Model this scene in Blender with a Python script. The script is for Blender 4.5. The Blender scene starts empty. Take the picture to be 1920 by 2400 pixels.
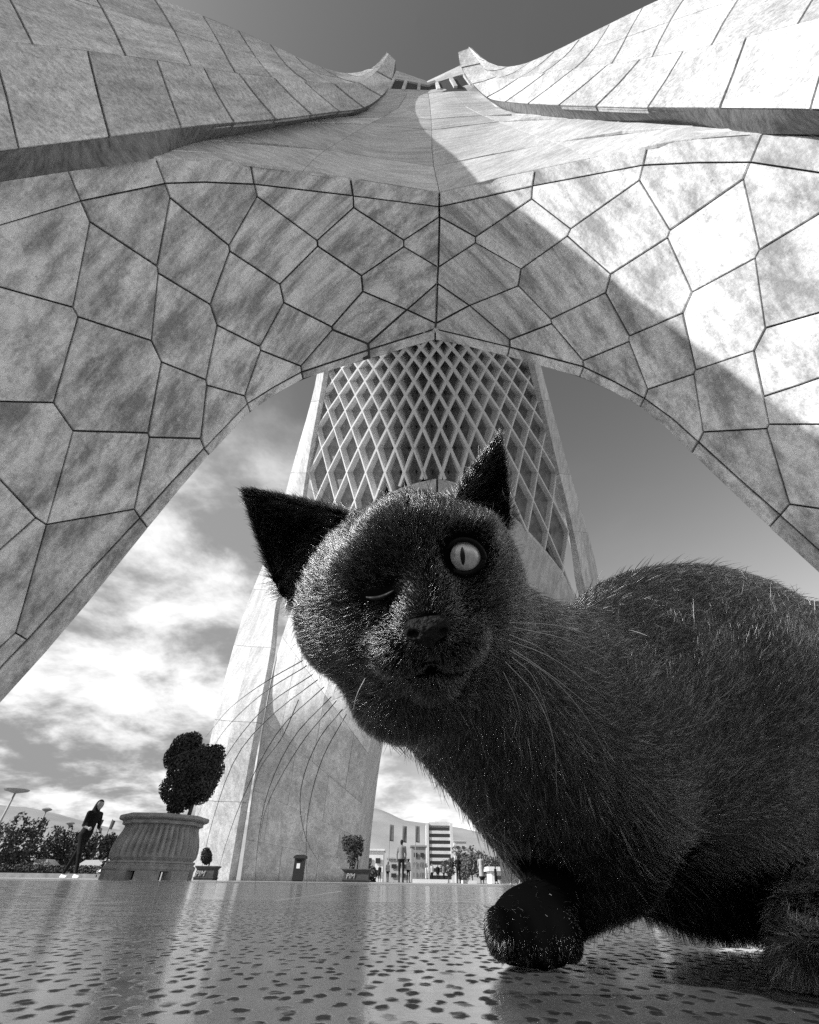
import bpy, bmesh, math, random
import numpy as np
from mathutils import Vector, Matrix

# ------------------------------------------------------------------ camera, sky, sun, exposure
F = 1000.0                                   # focal length in photo pixels (photo 1920 x 2400)
PITCH = math.radians(40.95)
ROLL = math.radians(0.8)
CAM = np.array([0.0, 0.0, 0.030])            # phone held almost on the paving
FWD = np.array([0, math.cos(PITCH), math.sin(PITCH)])
UP0 = np.array([0, -math.sin(PITCH), math.cos(PITCH)])
RT0 = np.array([1.0, 0, 0])
RT = math.cos(ROLL) * RT0 + math.sin(ROLL) * UP0
UP = -math.sin(ROLL) * RT0 + math.cos(ROLL) * UP0
SUN_DIR = np.array([-0.92, -0.33, 0.0]); SUN_EL = math.radians(32)
SUN_DIR = SUN_DIR / np.linalg.norm(SUN_DIR) * math.cos(SUN_EL); SUN_DIR[2] = math.sin(SUN_EL)

scene = bpy.context.scene
COL = scene.collection
cam_d = bpy.data.cameras.new("camera"); cam_o = bpy.data.objects.new("camera", cam_d); COL.objects.link(cam_o)
cam_d.sensor_fit = 'HORIZONTAL'; cam_d.sensor_width = 36.0; cam_d.lens = 36.0 * F / 1920.0
cam_d.clip_start = 0.01; cam_d.clip_end = 20000
M = Matrix(((RT[0], UP[0], -FWD[0], CAM[0]), (RT[1], UP[1], -FWD[1], CAM[1]), (RT[2], UP[2], -FWD[2], CAM[2]), (0, 0, 0, 1)))
cam_o.matrix_world = M
scene.camera = cam_o
scene.render.engine = 'CYCLES'
scene.cycles.use_denoising = False
scene.cycles.max_bounces = 4
scene.view_settings.view_transform = 'Standard'
try: scene.view_settings.look = 'None'
except Exception: pass
scene.view_settings.gamma = 1.0
scene.view_settings.exposure = 0.8

world = bpy.data.worlds.new("World"); scene.world = world; world.use_nodes = True
def build_world():
    nt = world.node_tree; N = nt.nodes; L = nt.links; N.clear()
    out = N.new('ShaderNodeOutputWorld'); bg = N.new('ShaderNodeBackground')
    sky = N.new('ShaderNodeTexSky'); sky.sky_type = 'NISHITA'; sky.sun_disc = False
    sky.sun_elevation = SUN_EL; sky.sun_rotation = math.atan2(SUN_DIR[0], SUN_DIR[1])
    sky.air_density = 1.0; sky.dust_density = 1.6
    sep = N.new('ShaderNodeSeparateColor'); L.new(sky.outputs[0], sep.inputs[0])      # red-filter black and white
    tc = N.new('ShaderNodeTexCoord')
    # clouds: noise on the direction flattened like a cloud deck
    sx = N.new('ShaderNodeSeparateXYZ'); L.new(tc.outputs['Generated'], sx.inputs[0])
    def math_(op, a, b=None, c=None):
        n = N.new('ShaderNodeMath'); n.operation = op
        for i, v in enumerate((a, b, c)):
            if v is None: continue
            if isinstance(v, (int, float)): n.inputs[i].default_value = v
            else: L.new(v, n.inputs[i])
        return n.outputs[0]
    zz = math_('ADD', math_('MAXIMUM', sx.outputs[2], 0.0), 0.22)
    cx = math_('DIVIDE', sx.outputs[0], zz); cy = math_('DIVIDE', sx.outputs[1], zz)
    cb = N.new('ShaderNodeCombineXYZ'); L.new(cx, cb.inputs[0]); L.new(cy, cb.inputs[1]); cb.inputs[2].default_value = 3.7
    def noise(scale, det, rough, vec, dist=0.0):
        n = N.new('ShaderNodeTexNoise'); n.inputs['Scale'].default_value = scale; n.inputs['Detail'].default_value = det
        n.inputs['Roughness'].default_value = rough; n.inputs['Distortion'].default_value = dist; L.new(vec, n.inputs['Vector']); return n.outputs[0]
    n1 = noise(1.15, 8, 0.58, cb.outputs[0], 0.25)
    n2 = noise(2.6, 8, 0.6, cb.outputs[0], 0.15)
    def ramp(v, a, b):
        n = N.new('ShaderNodeMapRange'); n.interpolation_type = 'SMOOTHSTEP'; L.new(v, n.inputs[0])
        n.inputs[1].default_value = a; n.inputs[2].default_value = b; return n.outputs[0]
    # the cloud bank lies towards the sun's side and thins out to the other side
    az = math_('DIVIDE', sx.outputs[0], math_('SQRT', math_('ADD', math_('ADD', math_('MULTIPLY', sx.outputs[0], sx.outputs[0]), math_('MULTIPLY', sx.outputs[1], sx.outputs[1])), 1e-4)))
    side = ramp(math_('MULTIPLY', az, -1.0), -0.45, 0.22)
    high = math_('SUBTRACT', 1.0, ramp(sx.outputs[2], 0.50, 0.95))
    cover = math_('MULTIPLY', side, high)
    mask = math_('MULTIPLY', ramp(math_('ADD', n1, math_('MULTIPLY', cover, 0.22)), 0.52, 0.66), math_('ADD', math_('MULTIPLY', cover, 0.98), 0.02))
    shade = math_('ADD', 0.34, math_('MULTIPLY', ramp(n2, 0.38, 0.64), 0.72))
    base = math_('MULTIPLY', math_('ADD', math_('MULTIPLY', sep.outputs[0], 0.75), math_('MULTIPLY', sep.outputs[1], 0.25)), SKY_K)
    hz = math_('POWER', math_('SUBTRACT', 1.0, math_('MINIMUM', math_('MAXIMUM', sx.outputs[2], 0.0), 1.0)), 1.5)
    base = math_('MULTIPLY', base, math_('ADD', 0.85, math_('MULTIPLY', hz, 1.5)))      # hazier towards the horizon
    mix = N.new('ShaderNodeMix'); mix.data_type = 'FLOAT'; L.new(mask, mix.inputs[0]); L.new(base, mix.inputs[2]); L.new(math_('MULTIPLY', shade, CLOUD_K), mix.inputs[3])
    cc = N.new('ShaderNodeCombineColor'); [L.new(mix.outputs[0], cc.inputs[i]) for i in range(3)]
    L.new(cc.outputs[0], bg.inputs[0]); bg.inputs[1].default_value = 0.1
    L.new(bg.outputs[0], out.inputs[0])
SKY_K = 1.05; CLOUD_K = 5.9
build_world()

sun_d = bpy.data.lights.new("sun", 'SUN'); sun_o = bpy.data.objects.new("sun", sun_d); COL.objects.link(sun_o)
sun_d.energy = 3.5; sun_d.angle = math.radians(0.5); sun_d.color = (1, 1, 1)
sun_o.rotation_euler = Vector(SUN_DIR).to_track_quat('Z', 'Y').to_euler(); sun_o.location = (-30, -12, 40)

# ------------------------------------------------------------------ helpers
RNG = random.Random(7)
NPR = np.random.default_rng(11)
def ray(px, py):                              # direction with unit depth along the optical axis
    return FWD + (px - 960.0) / F * RT - (py - 1200.0) / F * UP
def at(px, py, s): return CAM + s * ray(px, py)
def s_from_z(px, py, z): return (z - CAM[2]) / ray(px, py)[2]
def s_from_y(px, py, y): return (y - CAM[1]) / ray(px, py)[1]
def to_px(p):
    d = np.asarray(p) - CAM; k = d @ FWD
    return 960 + F * (d @ RT) / k, 1200 - F * (d @ UP) / k, k
def ground(px, Y, z=0.0):                     # the point of the ground at distance Y that shows in column px
    X = 0.0
    for _ in range(12):
        x, y, k = to_px((X, Y, z)); X += (px - x) * k / F
    return np.array([X, Y, z])

def link(o, parent=None):
    COL.objects.link(o)
    if parent is not None: o.parent = parent
    return o
def mesh_obj(name, verts, faces, mat=None, parent=None, smooth=False, mats=None, fmat=None):
    me = bpy.data.meshes.new(name); me.from_pydata([tuple(map(float, v)) for v in verts], [], [tuple(map(int, f)) for f in faces])
    if mats:
        for m in mats: me.materials.append(m)
    elif mat: me.materials.append(mat)
    if fmat is not None: me.polygons.foreach_set('material_index', np.asarray(fmat, dtype=np.int32))
    if smooth: me.polygons.foreach_set('use_smooth', np.ones(len(me.polygons), dtype=bool))
    me.update()
    o = bpy.data.objects.new(name, me); link(o, parent); return o
def empty(name, loc, label, cat, group=None, kind=None):
    o = bpy.data.objects.new(name, None); COL.objects.link(o); o.location = loc; o.empty_display_size = 0.2
    tag(o, label, cat, group, kind); return o
def tag(o, label=None, cat=None, group=None, kind=None):
    if label: o['label'] = label
    if cat: o['category'] = cat
    if group: o['group'] = group
    if kind: o['kind'] = kind
    return o
def rel(o, v):                                # world points -> local points of a translated Empty
    return np.asarray(v) - np.array(o.location)
class MB:
    def __init__(s): s.v = []; s.f = []; s.m = []
    def add(s, v, f, m=0):
        o = len(s.v); s.v += [tuple(map(float, p)) for p in v]; s.f += [tuple(i + o for i in q) for q in f]; s.m += [m] * len(f)
    def box(s, c, d, m=0, rz=0.0):
        x, y, z = [k / 2 for k in d]; P = []
        ca, sa = math.cos(rz), math.sin(rz)
        for a in (-x, x):
            for b in (-y, y):
                for e in (-z, z): P.append((c[0] + a * ca - b * sa, c[1] + a * sa + b * ca, c[2] + e))
        s.add(P, [(0, 1, 3, 2), (4, 6, 7, 5), (0, 4, 5, 1), (2, 3, 7, 6), (0, 2, 6, 4), (1, 5, 7, 3)], m)
    def lathe(s, prof, n=16, m=0, c=(0, 0, 0), cap=True, sx=1.0, sy=1.0):
        P = []
        for r, z in prof:
            for i in range(n):
                a = 2 * math.pi * i / n; P.append((c[0] + r * sx * math.cos(a), c[1] + r * sy * math.sin(a), c[2] + z))
        Fc = []
        for j in range(len(prof) - 1):
            for i in range(n): Fc.append((j * n + i, j * n + (i + 1) % n, (j + 1) * n + (i + 1) % n, (j + 1) * n + i))
        if cap: Fc.append(tuple(range(n - 1, -1, -1))); Fc.append(tuple((len(prof) - 1) * n + i for i in range(n)))
        s.add(P, Fc, m)
    def tube(s, pts, rad, n=6, m=0):
        pts = [np.asarray(p, float) for p in pts]; P = []; k = len(pts)
        if not hasattr(rad, '__len__'): rad = [rad] * k
        ref = np.array([0.13, 0.97, 0.2])
        for i in range(k):
            t = pts[min(i + 1, k - 1)] - pts[max(i - 1, 0)]; t /= np.linalg.norm(t) + 1e-12
            u = np.cross(t, ref); u /= np.linalg.norm(u) + 1e-12; w = np.cross(t, u)
            for j in range(n):
                a = 2 * math.pi * j / n; P.append(pts[i] + rad[i] * (math.cos(a) * u + math.sin(a) * w))
        Fc = [(i * n + j, i * n + (j + 1) % n, (i + 1) * n + (j + 1) % n, (i + 1) * n + j) for i in range(k - 1) for j in range(n)]
        Fc += [tuple(range(n - 1, -1, -1)), tuple((k - 1) * n + j for j in range(n))]
        s.add(P, Fc, m)
    def build(s, name, mat=None, parent=None, smooth=False, mats=None):
        return mesh_obj(name, s.v, s.f, mat, parent, smooth, mats, s.m if mats else None)

# ------------------------------------------------------------------ materials (all neutral: the photograph is black and white)
def mat(name, col=0.5, rough=0.6, spec=0.3, var=0.0, scale=6.0, bump=0.0, metal=0.0, bscale=None, objrand=0.0, detail=6.0, stretch=None):
    m = bpy.data.materials.new(name); m.use_nodes = True; nt = m.node_tree; N = nt.nodes; L = nt.links
    b = N['Principled BSDF']; b.inputs['Roughness'].default_value = rough; b.inputs['Specular IOR Level'].default_value = spec; b.inputs['Metallic'].default_value = metal
    b.inputs['Base Color'].default_value = (col, col, col, 1)
    if var or bump or objrand:
        tc = N.new('ShaderNodeTexCoord'); vec = tc.outputs['Object']
        if stretch:
            mp = N.new('ShaderNodeMapping'); mp.inputs['Scale'].default_value = stretch; L.new(vec, mp.inputs[0]); vec = mp.outputs[0]
        no = N.new('ShaderNodeTexNoise'); no.inputs['Scale'].default_value = scale; no.inputs['Detail'].default_value = detail; no.inputs['Roughness'].default_value = 0.65; L.new(vec, no.inputs['Vector'])
        mr = N.new('ShaderNodeMapRange'); L.new(no.outputs[0], mr.inputs[0]); mr.inputs[1].default_value = 0.28; mr.inputs[2].default_value = 0.72
        mr.inputs[3].default_value = col * (1 - var); mr.inputs[4].default_value = min(col * (1 + var), 0.95)
        v = mr.outputs[0]
        if objrand:
            oi = N.new('ShaderNodeObjectInfo'); r2 = N.new('ShaderNodeMapRange'); L.new(oi.outputs['Random'], r2.inputs[0]); r2.inputs[3].default_value = 1 - objrand; r2.inputs[4].default_value = 1 + objrand
            mu = N.new('ShaderNodeMath'); mu.operation = 'MULTIPLY'; L.new(v, mu.inputs[0]); L.new(r2.outputs[0], mu.inputs[1]); v = mu.outputs[0]
        cc = N.new('ShaderNodeCombineColor'); [L.new(v, cc.inputs[i]) for i in range(3)]; L.new(cc.outputs[0], b.inputs['Base Color'])
        if bump:
            n2 = N.new('ShaderNodeTexNoise'); n2.inputs['Scale'].default_value = bscale or scale * 4; n2.inputs['Detail'].default_value = 5; L.new(vec, n2.inputs['Vector'])
            bp = N.new('ShaderNodeBump'); bp.inputs['Strength'].default_value = bump; bp.inputs['Distance'].default_value = 0.02; L.new(n2.outputs[0], bp.inputs['Height']); L.new(bp.outputs[0], b.inputs['Normal'])
    return m

def marble(name, col=0.62, streak=0.5, along=(1, 0, 0), stains=0.5, vs=1.0, mott=0.25):
    """bush-hammered white marble cladding: grain, drifting veins, patches of grime"""
    m = bpy.data.materials.new(name); m.use_nodes = True; nt = m.node_tree; N = nt.nodes; L = nt.links
    b = N['Principled BSDF']; b.inputs['Roughness'].default_value = 0.72; b.inputs['Specular IOR Level'].default_value = 0.25
    tc = N.new('ShaderNodeTexCoord'); oi = N.new('ShaderNodeObjectInfo')
    def mm(op, a, bb):
        n = N.new('ShaderNodeMath'); n.operation = op
        for i, v in enumerate((a, bb)):
            if isinstance(v, (int, float)): n.inputs[i].default_value = v
            else: L.new(v, n.inputs[i])
        return n.outputs[0]
    def mr(v, a, bb, c, d):
        n = N.new('ShaderNodeMapRange'); L.new(v, n.inputs[0])
        for i, k in enumerate((a, bb, c, d)): n.inputs[i + 1].default_value = k
        return n.outputs[0]
    off = N.new('ShaderNodeVectorMath'); off.operation = 'SCALE'; L.new(oi.outputs['Random'], off.inputs['Scale']); off.inputs[0].default_value = (5.3, 3.1, 4.7)
    ad = N.new('ShaderNodeVectorMath'); ad.operation = 'ADD'; L.new(tc.outputs['Object'], ad.inputs[0]); L.new(off.outputs[0], ad.inputs[1])
    m0 = N.new('ShaderNodeMapping'); L.new(ad.outputs[0], m0.inputs[0]); q = Vector(along).normalized().rotation_difference(Vector((1, 0, 0))); m0.inputs['Rotation'].default_value = q.to_euler()
    mp = N.new('ShaderNodeMapping'); L.new(m0.outputs[0], mp.inputs[0]); mp.inputs['Scale'].default_value = (0.07, 1.1, 1.1)
    def noise(vec, s, d, r, dist=0.0):
        n = N.new('ShaderNodeTexNoise'); n.inputs['Scale'].default_value = s; n.inputs['Detail'].default_value = d; n.inputs['Roughness'].default_value = r; n.inputs['Distortion'].default_value = dist
        L.new(vec, n.inputs['Vector']); return n.outputs[0]
    veins = mr(noise(mp.outputs[0], 1.3 * vs, 9, 0.70, 0.1), 0.39, 0.61, 1 - streak, 1 + streak * 0.42)
    big = mr(noise(ad.outputs[0], 0.55, 4, 0.55), 0.3, 0.7, 0.84, 1.1)
    grain = mr(noise(tc.outputs['Object'], 7.0, 8, 0.85), 0.38, 0.62, 1 - mott, 1 + mott * 0.8)
    speck = mr(noise(ad.outputs[0], 3.4, 10, 0.85), 0.59, 0.635, 1.0, 1 - stains)
    rnd = mr(oi.outputs['Random'], 0, 1, 0.84, 1.10)
    v = mm('MULTIPLY', mm('MULTIPLY', mm('MULTIPLY', mm('MULTIPLY', veins, big), grain), mm('MULTIPLY', speck, rnd)), col)
    v = mm('MINIMUM', v, 0.88)
    cc = N.new('ShaderNodeCombineColor'); [L.new(v, cc.inputs[i]) for i in range(3)]; L.new(cc.outputs[0], b.inputs['Base Color'])
    bp = N.new('ShaderNodeBump'); bp.inputs['Strength'].default_value = 0.35; bp.inputs['Distance'].default_value = 0.03
    L.new(noise(tc.outputs['Object'], 16.0, 5, 0.7), bp.inputs['Height']); L.new(bp.outputs[0], b.inputs['Normal'])
    return m
M_MARBLE_L = marble('marble_vault_west', 0.74, 0.56, (0.62, -0.35, 0.70), 0.45, 1.0, 0.26)
M_MARBLE_R = marble('marble_vault_east', 0.74, 0.52, (-0.62, -0.35, 0.70), 0.55, 1.0, 0.28)
M_WING = marble('marble_wing', 0.62, 0.26, (0.3, 0, 0.95), 0.65, 1.0, 0.45)
M_COVE = marble('marble_cove', 0.60, 0.24, (1, 0, 0.1), 0.2, 2.2, 0.2)
M_LEG = marble('marble_leg', 0.58, 0.24, (0, 0.2, 1), 0.2, 1.5)
M_RIB = mat('pale_concrete_rib', 0.66, 0.7, 0.2, 0.12, 2.0, 0.2)
M_JOINT = mat('dark_joint', 0.07, 0.9, 0.1)
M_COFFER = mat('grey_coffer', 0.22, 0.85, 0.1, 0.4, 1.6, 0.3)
M_DARK = mat('near_black', 0.012, 0.8, 0.1)
M_RECESS_SHADE = mat('rough_recess_shade', 0.20, 0.9, 0.1, 0.55, 2.6, 0.6, stretch=(1, 1, 2.5))  # dark tone stands for the shadow inside the wing recess
# ------------------------------------------------------------------ ground, plaza paving
def paving(name, pits):
    m = bpy.data.materials.new(name); m.use_nodes = True; nt = m.node_tree; N = nt.nodes; L = nt.links; b = N['Principled BSDF']
    b.inputs['Specular IOR Level'].default_value = 0.5
    ge = N.new('ShaderNodeNewGeometry')
    def mapped(sc, rz=0.0):
        mp = N.new('ShaderNodeMapping'); L.new(ge.outputs['Position'], mp.inputs[0]); mp.inputs['Scale'].default_value = sc; mp.inputs['Rotation'].default_value = (0, 0, rz); return mp.outputs[0]
    def noise(v, s, d=5, r=0.6):
        n = N.new('ShaderNodeTexNoise'); n.inputs['Scale'].default_value = s; n.inputs['Detail'].default_value = d; n.inputs['Roughness'].default_value = r; L.new(v, n.inputs['Vector']); return n.outputs[0]
    def mr(v, a, bb, c, d, sm=False):
        n = N.new('ShaderNodeMapRange'); L.new(v, n.inputs[0])
        if sm: n.interpolation_type = 'SMOOTHSTEP'
        for i, k in enumerate((a, bb, c, d)): n.inputs[i + 1].default_value = k
        return n.outputs[0]
    def mm(op, a, bb):
        n = N.new('ShaderNodeMath'); n.operation = op
        for i, v in enumerate((a, bb)):
            if isinstance(v, (int, float)): n.inputs[i].default_value = v
            else: L.new(v, n.inputs[i])
        return n.outputs[0]
    P = ge.outputs['Position']
    col = mm('MULTIPLY', mr(noise(P, 700, 3, 0.8), 0.25, 0.75, 0.6, 1.4), mr(noise(P, 9, 6, 0.65), 0.3, 0.7, 0.06, 0.14))
    rough = mr(noise(P, 22, 8, 0.75), 0.36, 0.64, 0.06, 0.22)
    hgt = mm('MULTIPLY', noise(P, 260, 4, 0.7), 0.35)
    if pits:
        wob = N.new('ShaderNodeVectorMath'); wob.operation = 'SCALE'
        nz = N.new('ShaderNodeTexNoise'); nz.inputs['Scale'].default_value = 160; nz.inputs['Detail'].default_value = 3; L.new(P, nz.inputs['Vector']); L.new(nz.outputs['Color'], wob.inputs[0]); wob.inputs['Scale'].default_value = 0.0052
        ad = N.new('ShaderNodeVectorMath'); L.new(P, ad.inputs[0]); L.new(wob.outputs[0], ad.inputs[1])
        m0 = N.new('ShaderNodeMapping'); L.new(ad.outputs[0], m0.inputs[0]); m0.inputs['Rotation'].default_value = (0, 0, 0.16); m0.inputs['Scale'].default_value = (1 / 0.0084, 1 / 0.0142, 1)
        vo = N.new('ShaderNodeTexVoronoi'); vo.voronoi_dimensions = '2D'; vo.inputs['Scale'].default_value = 1.0; vo.inputs['Randomness'].default_value = 0.75; L.new(m0.outputs[0], vo.inputs['Vector'])
        pit = mr(mm('ADD', vo.outputs['Distance'], mm('MULTIPLY', mm('SUBTRACT', noise(P, 130, 4, 0.7), 0.5), 0.55)), 0.18, 0.33, 1.0, 0.0, True)
        pit = mm('MULTIPLY', pit, mr(noise(P, 45, 3), 0.34, 0.48, 0.25, 1.0))
        col = mm('MULTIPLY', col, mr(pit, 0, 1, 1.0, 0.16)); rough = mm('ADD', rough, mm('MULTIPLY', pit, 0.45)); hgt = mm('SUBTRACT', hgt, mm('MULTIPLY', pit, 1.6))
        L.new(mr(pit, 0, 1, 0.5, 0.05), b.inputs['Specular IOR Level'])
    cc = N.new('ShaderNodeCombineColor'); [L.new(col, cc.inputs[i]) for i in range(3)]; L.new(cc.outputs[0], b.inputs['Base Color']); L.new(rough, b.inputs['Roughness'])
    bp = N.new('ShaderNodeBump'); bp.inputs['Strength'].default_value = 0.22 if pits else 0.08; bp.inputs['Distance'].default_value = 0.0012; L.new(hgt, bp.inputs['Height']); L.new(bp.outputs[0], b.inputs['Normal'])
    return m
M_PIT = paving('pitted_paving', True); M_PAVE = paving('smooth_paving', False)
M_PLAZA = mat('plaza_stone', 0.30, 0.3, 0.5, 0.2, 1.5, 0.05)
M_GROUND = mat('far_ground', 0.22, 0.8, 0.2, 0.3, 0.05)
tag(mesh_obj('ground', [(-6000, -6000, -0.02), (6000, -6000, -0.02), (6000, 6000, -0.02), (-6000, 6000, -0.02)], [(0, 1, 2, 3)], M_GROUND), kind='structure')
plaza = tag(mesh_obj('plaza', [(-60, -25, -0.006), (60, -25, -0.006), (60, 52, -0.006), (-60, 52, -0.006)], [(0, 1, 2, 3)], M_PLAZA), kind='structure')
def slab_mesh(w, d, m):
    a, b, c = w / 2 - 0.003, d / 2 - 0.003, 0.0015; V = []
    for z, k in ((-0.005, 0), (-0.0015, 0), (0.0, c)): V += [(-a + k, -b + k, z), (a - k, -b + k, z), (a - k, b - k, z), (-a + k, b - k, z)]
    Fc = [(r * 4 + i, r * 4 + (i + 1) % 4, r * 4 + 4 + (i + 1) % 4, r * 4 + 4 + i) for r in range(2) for i in range(4)] + [(8, 9, 10, 11)]
    me = bpy.data.meshes.new('paving_slab'); me.from_pydata(V, [], Fc); me.materials.append(m); me.update(); return me
SL = {True: slab_mesh(1.2, 1.2, M_PIT), False: slab_mesh(1.2, 1.2, M_PAVE)}
for iy in range(-2, 5):
    for ix in range(-5, 6):
        o = bpy.data.objects.new('paving_slab', SL[iy < 1]); link(o, plaza); o.location = (ix * 1.2 + (0.35 if iy % 2 else -0.1), 1.12 + 1.2 * (iy - 0.5), 0)
# ------------------------------------------------------------------ the monument
mon = empty('arch_monument', (0, 18, 0), 'huge pale marble monument with vaulted arch, flaring wings and lattice rib vault', 'monument')
class TPS:                                    # smooth surface: inverse depth interpolated over viewing directions (planes stay planes)
    def __init__(s, pts):                     # pts: (px, py, depth)
        a = np.array(pts, float); s.x = a[:, :2] / 1000.0; w = 1.0 / a[:, 2]; n = len(a)
        K = s.k(np.linalg.norm(s.x[:, None] - s.x[None], axis=2)) + np.eye(n) * 1e-4
        P = np.hstack([np.ones((n, 1)), s.x]); A = np.zeros((n + 3, n + 3)); A[:n, :n] = K; A[:n, n:] = P; A[n:, :n] = P.T
        s.c = np.linalg.solve(A, np.hstack([w, np.zeros(3)]))
    @staticmethod
    def k(r): return np.where(r > 1e-9, r * r * np.log(np.maximum(r, 1e-9)), 0.0)
    def depth(s, px, py):
        q = np.stack([np.asarray(px, float), np.asarray(py, float)], -1) / 1000.0
        r = np.linalg.norm(q[..., None, :] - s.x, axis=-1)
        return 1.0 / (s.k(r) @ s.c[:-3] + s.c[-3] + q @ s.c[-2:])
    def pt(s, px, py): return at(px, py, float(s.depth(px, py)))
    def nrm(s, px, py):                       # unit normal pointing away from the camera
        a = s.pt(px, py); n = np.cross(s.pt(px + 4, py) - a, s.pt(px, py + 4) - a); n /= np.linalg.norm(n)
        return n if n @ (a - CAM) > 0 else -n
def pts_of(s): return [tuple(float(k) for k in p.split(',')) for p in s.split()]

def law(px, py, z0, k):                       # intersection of a view ray with the parabolic cylinder z = z0 - k X^2
    d = ray(px, py); a = k * d[0] ** 2; b = d[2]; c = -(z0 - CAM[2])
    return -c / b if a < 1e-9 else (-b + math.sqrt(b * b - 4 * a * c)) / (2 * a)
E_OUT = lambda x, y: law(x, y, 24.0, 0.122)
E_IN = lambda x, y: law(x, y, 22.0, 0.144)

LN = dict(e0=(-600, 560), e1=(-90, 438), e2=(160, 400), e3=(364, 368), e3b=(460, 371), e4=(588, 380), e4b=(700, 397), e5=(822, 416), e6=(1030, 450),
  l0=(-600, 680), l1=(-90, 555), l2=(190, 471), l3=(388, 430), l4=(597, 432), l4b=(480, 427), l5=(828, 459), l6=(1029, 484),
  A0=(212, 520), A1=(400, 463), A2=(604, 460), A3=(829, 486), C0=(1030, 508),
  B1a=(369, 624), B1b=(372, 640), B2a=(538, 575), B2b=(540, 589), B3a=(744, 563), B3b=(746, 577), B4a=(947, 563), B4b=(947, 578),
  Cl=(-90, 647), C_0=(172, 720), C_0p=(184, 742), D0=(126, 944), Dl=(-90, 939), C_1=(356, 798), C_1p=(380, 848), D1=(348, 1015), D1p=(352, 1025),
  C_2a=(484, 890), C_2b=(486, 903), E1=(494, 714), E1p=(510, 762), Fa=(610, 812), Fb=(612, 821), G1=(657, 666), G1p=(666, 709), H=(778, 766), Hp=(780, 773),
  I=(706, 858), K=(574, 928), Ma=(848, 646), Mb=(851, 683), Nn=(954, 726), O=(863, 806), X1=(1027, 626), X2=(1025, 664), X3=(1022, 758),
  i0=(1020, 772), i1=(865, 820), i2=(708, 872), i2b=(645, 906), i3=(581, 946), i4=(480, 1051), i4b=(404, 1130), i5=(329, 1214), i5b=(200, 1352), i6=(65, 1500), i7=(-90, 1662), i8=(-270, 1850),
  z0=(1020, 797), z1=(866, 842), z2=(712, 889), z2b=(650, 924), z3=(588, 966), z4=(493, 1067), z4b=(420, 1152), z5=(349, 1239), z5b=(210, 1412), z6=(110, 1530), z7=(-90, 1752), z8=(-250, 1935),
  P=(472, 1028), Q=(172, 1010), R=(110, 1230), Rp=(86, 1214), S=(316, 1194), T=(38, 1484), Rl=(-90, 1026), Rm=(-90, 1370), Tl=(-90, 1600),
  far1=(-620, 900), far2=(-560, 1120), far3=(-480, 1400), far4=(-380, 1640))
LC = ['e0 e1 e2 e3 e3b e4 e4b e5 e6', 'l0 l1 l2 l3 l4b l4 l5 l6', 'e2 l2 A0', 'e3 l3 A1', 'e4 l4 A2', 'e5 l5 A3', 'e6 l6 C0 X1 X2 X3 i0 z0',
  'A0 B1a A1 B2a A2 B3a A3 B4a C0', 'B1a B1b', 'B2a B2b', 'B3a B3b', 'B4a B4b', 'A0 C_0 C_0p D0', 'Cl C_0', 'C_0p C_1', 'B1b C_1 C_1p D1', 'C_1p C_2a C_2b', 'B1b E1 E1p C_2a',
  'B2b E1', 'E1p Fa Fb', 'B2b G1 G1p Fa', 'B3b G1', 'G1p H Hp', 'Fb I', 'Hp I', 'Fb K', 'C_2b K', 'B3b Ma Mb H', 'B4b Ma', 'Mb Nn', 'B4b X1', 'X2 Nn', 'Nn X3', 'Nn O', 'Hp O', 'O i1 z1',
  'i0 i1 i2 i2b i3 i4 i4b i5 i5b i6 i7 i8', 'z0 z1 z2 z2b z3 z4 z4b z5 z5b z6 z7 z8', 'I i2 z2', 'K i3 z3', 'C_2b P i4 z4', 'D1 D1p P', 'D0 Q D1', 'Dl D0', 'Q R T i6', 'D1p S i5 z5', 'R S', 'Rl Rp R', 'Rp Rm', 'T Tl', 'e1 l1 Cl Dl Rl Rm Tl i7 z7',
  'e0 l0 far1 far2 far3 far4 i8 z8', 'Cl far1', 'Dl far2', 'Rl far2', 'Rm far3', 'Tl far4']
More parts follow.
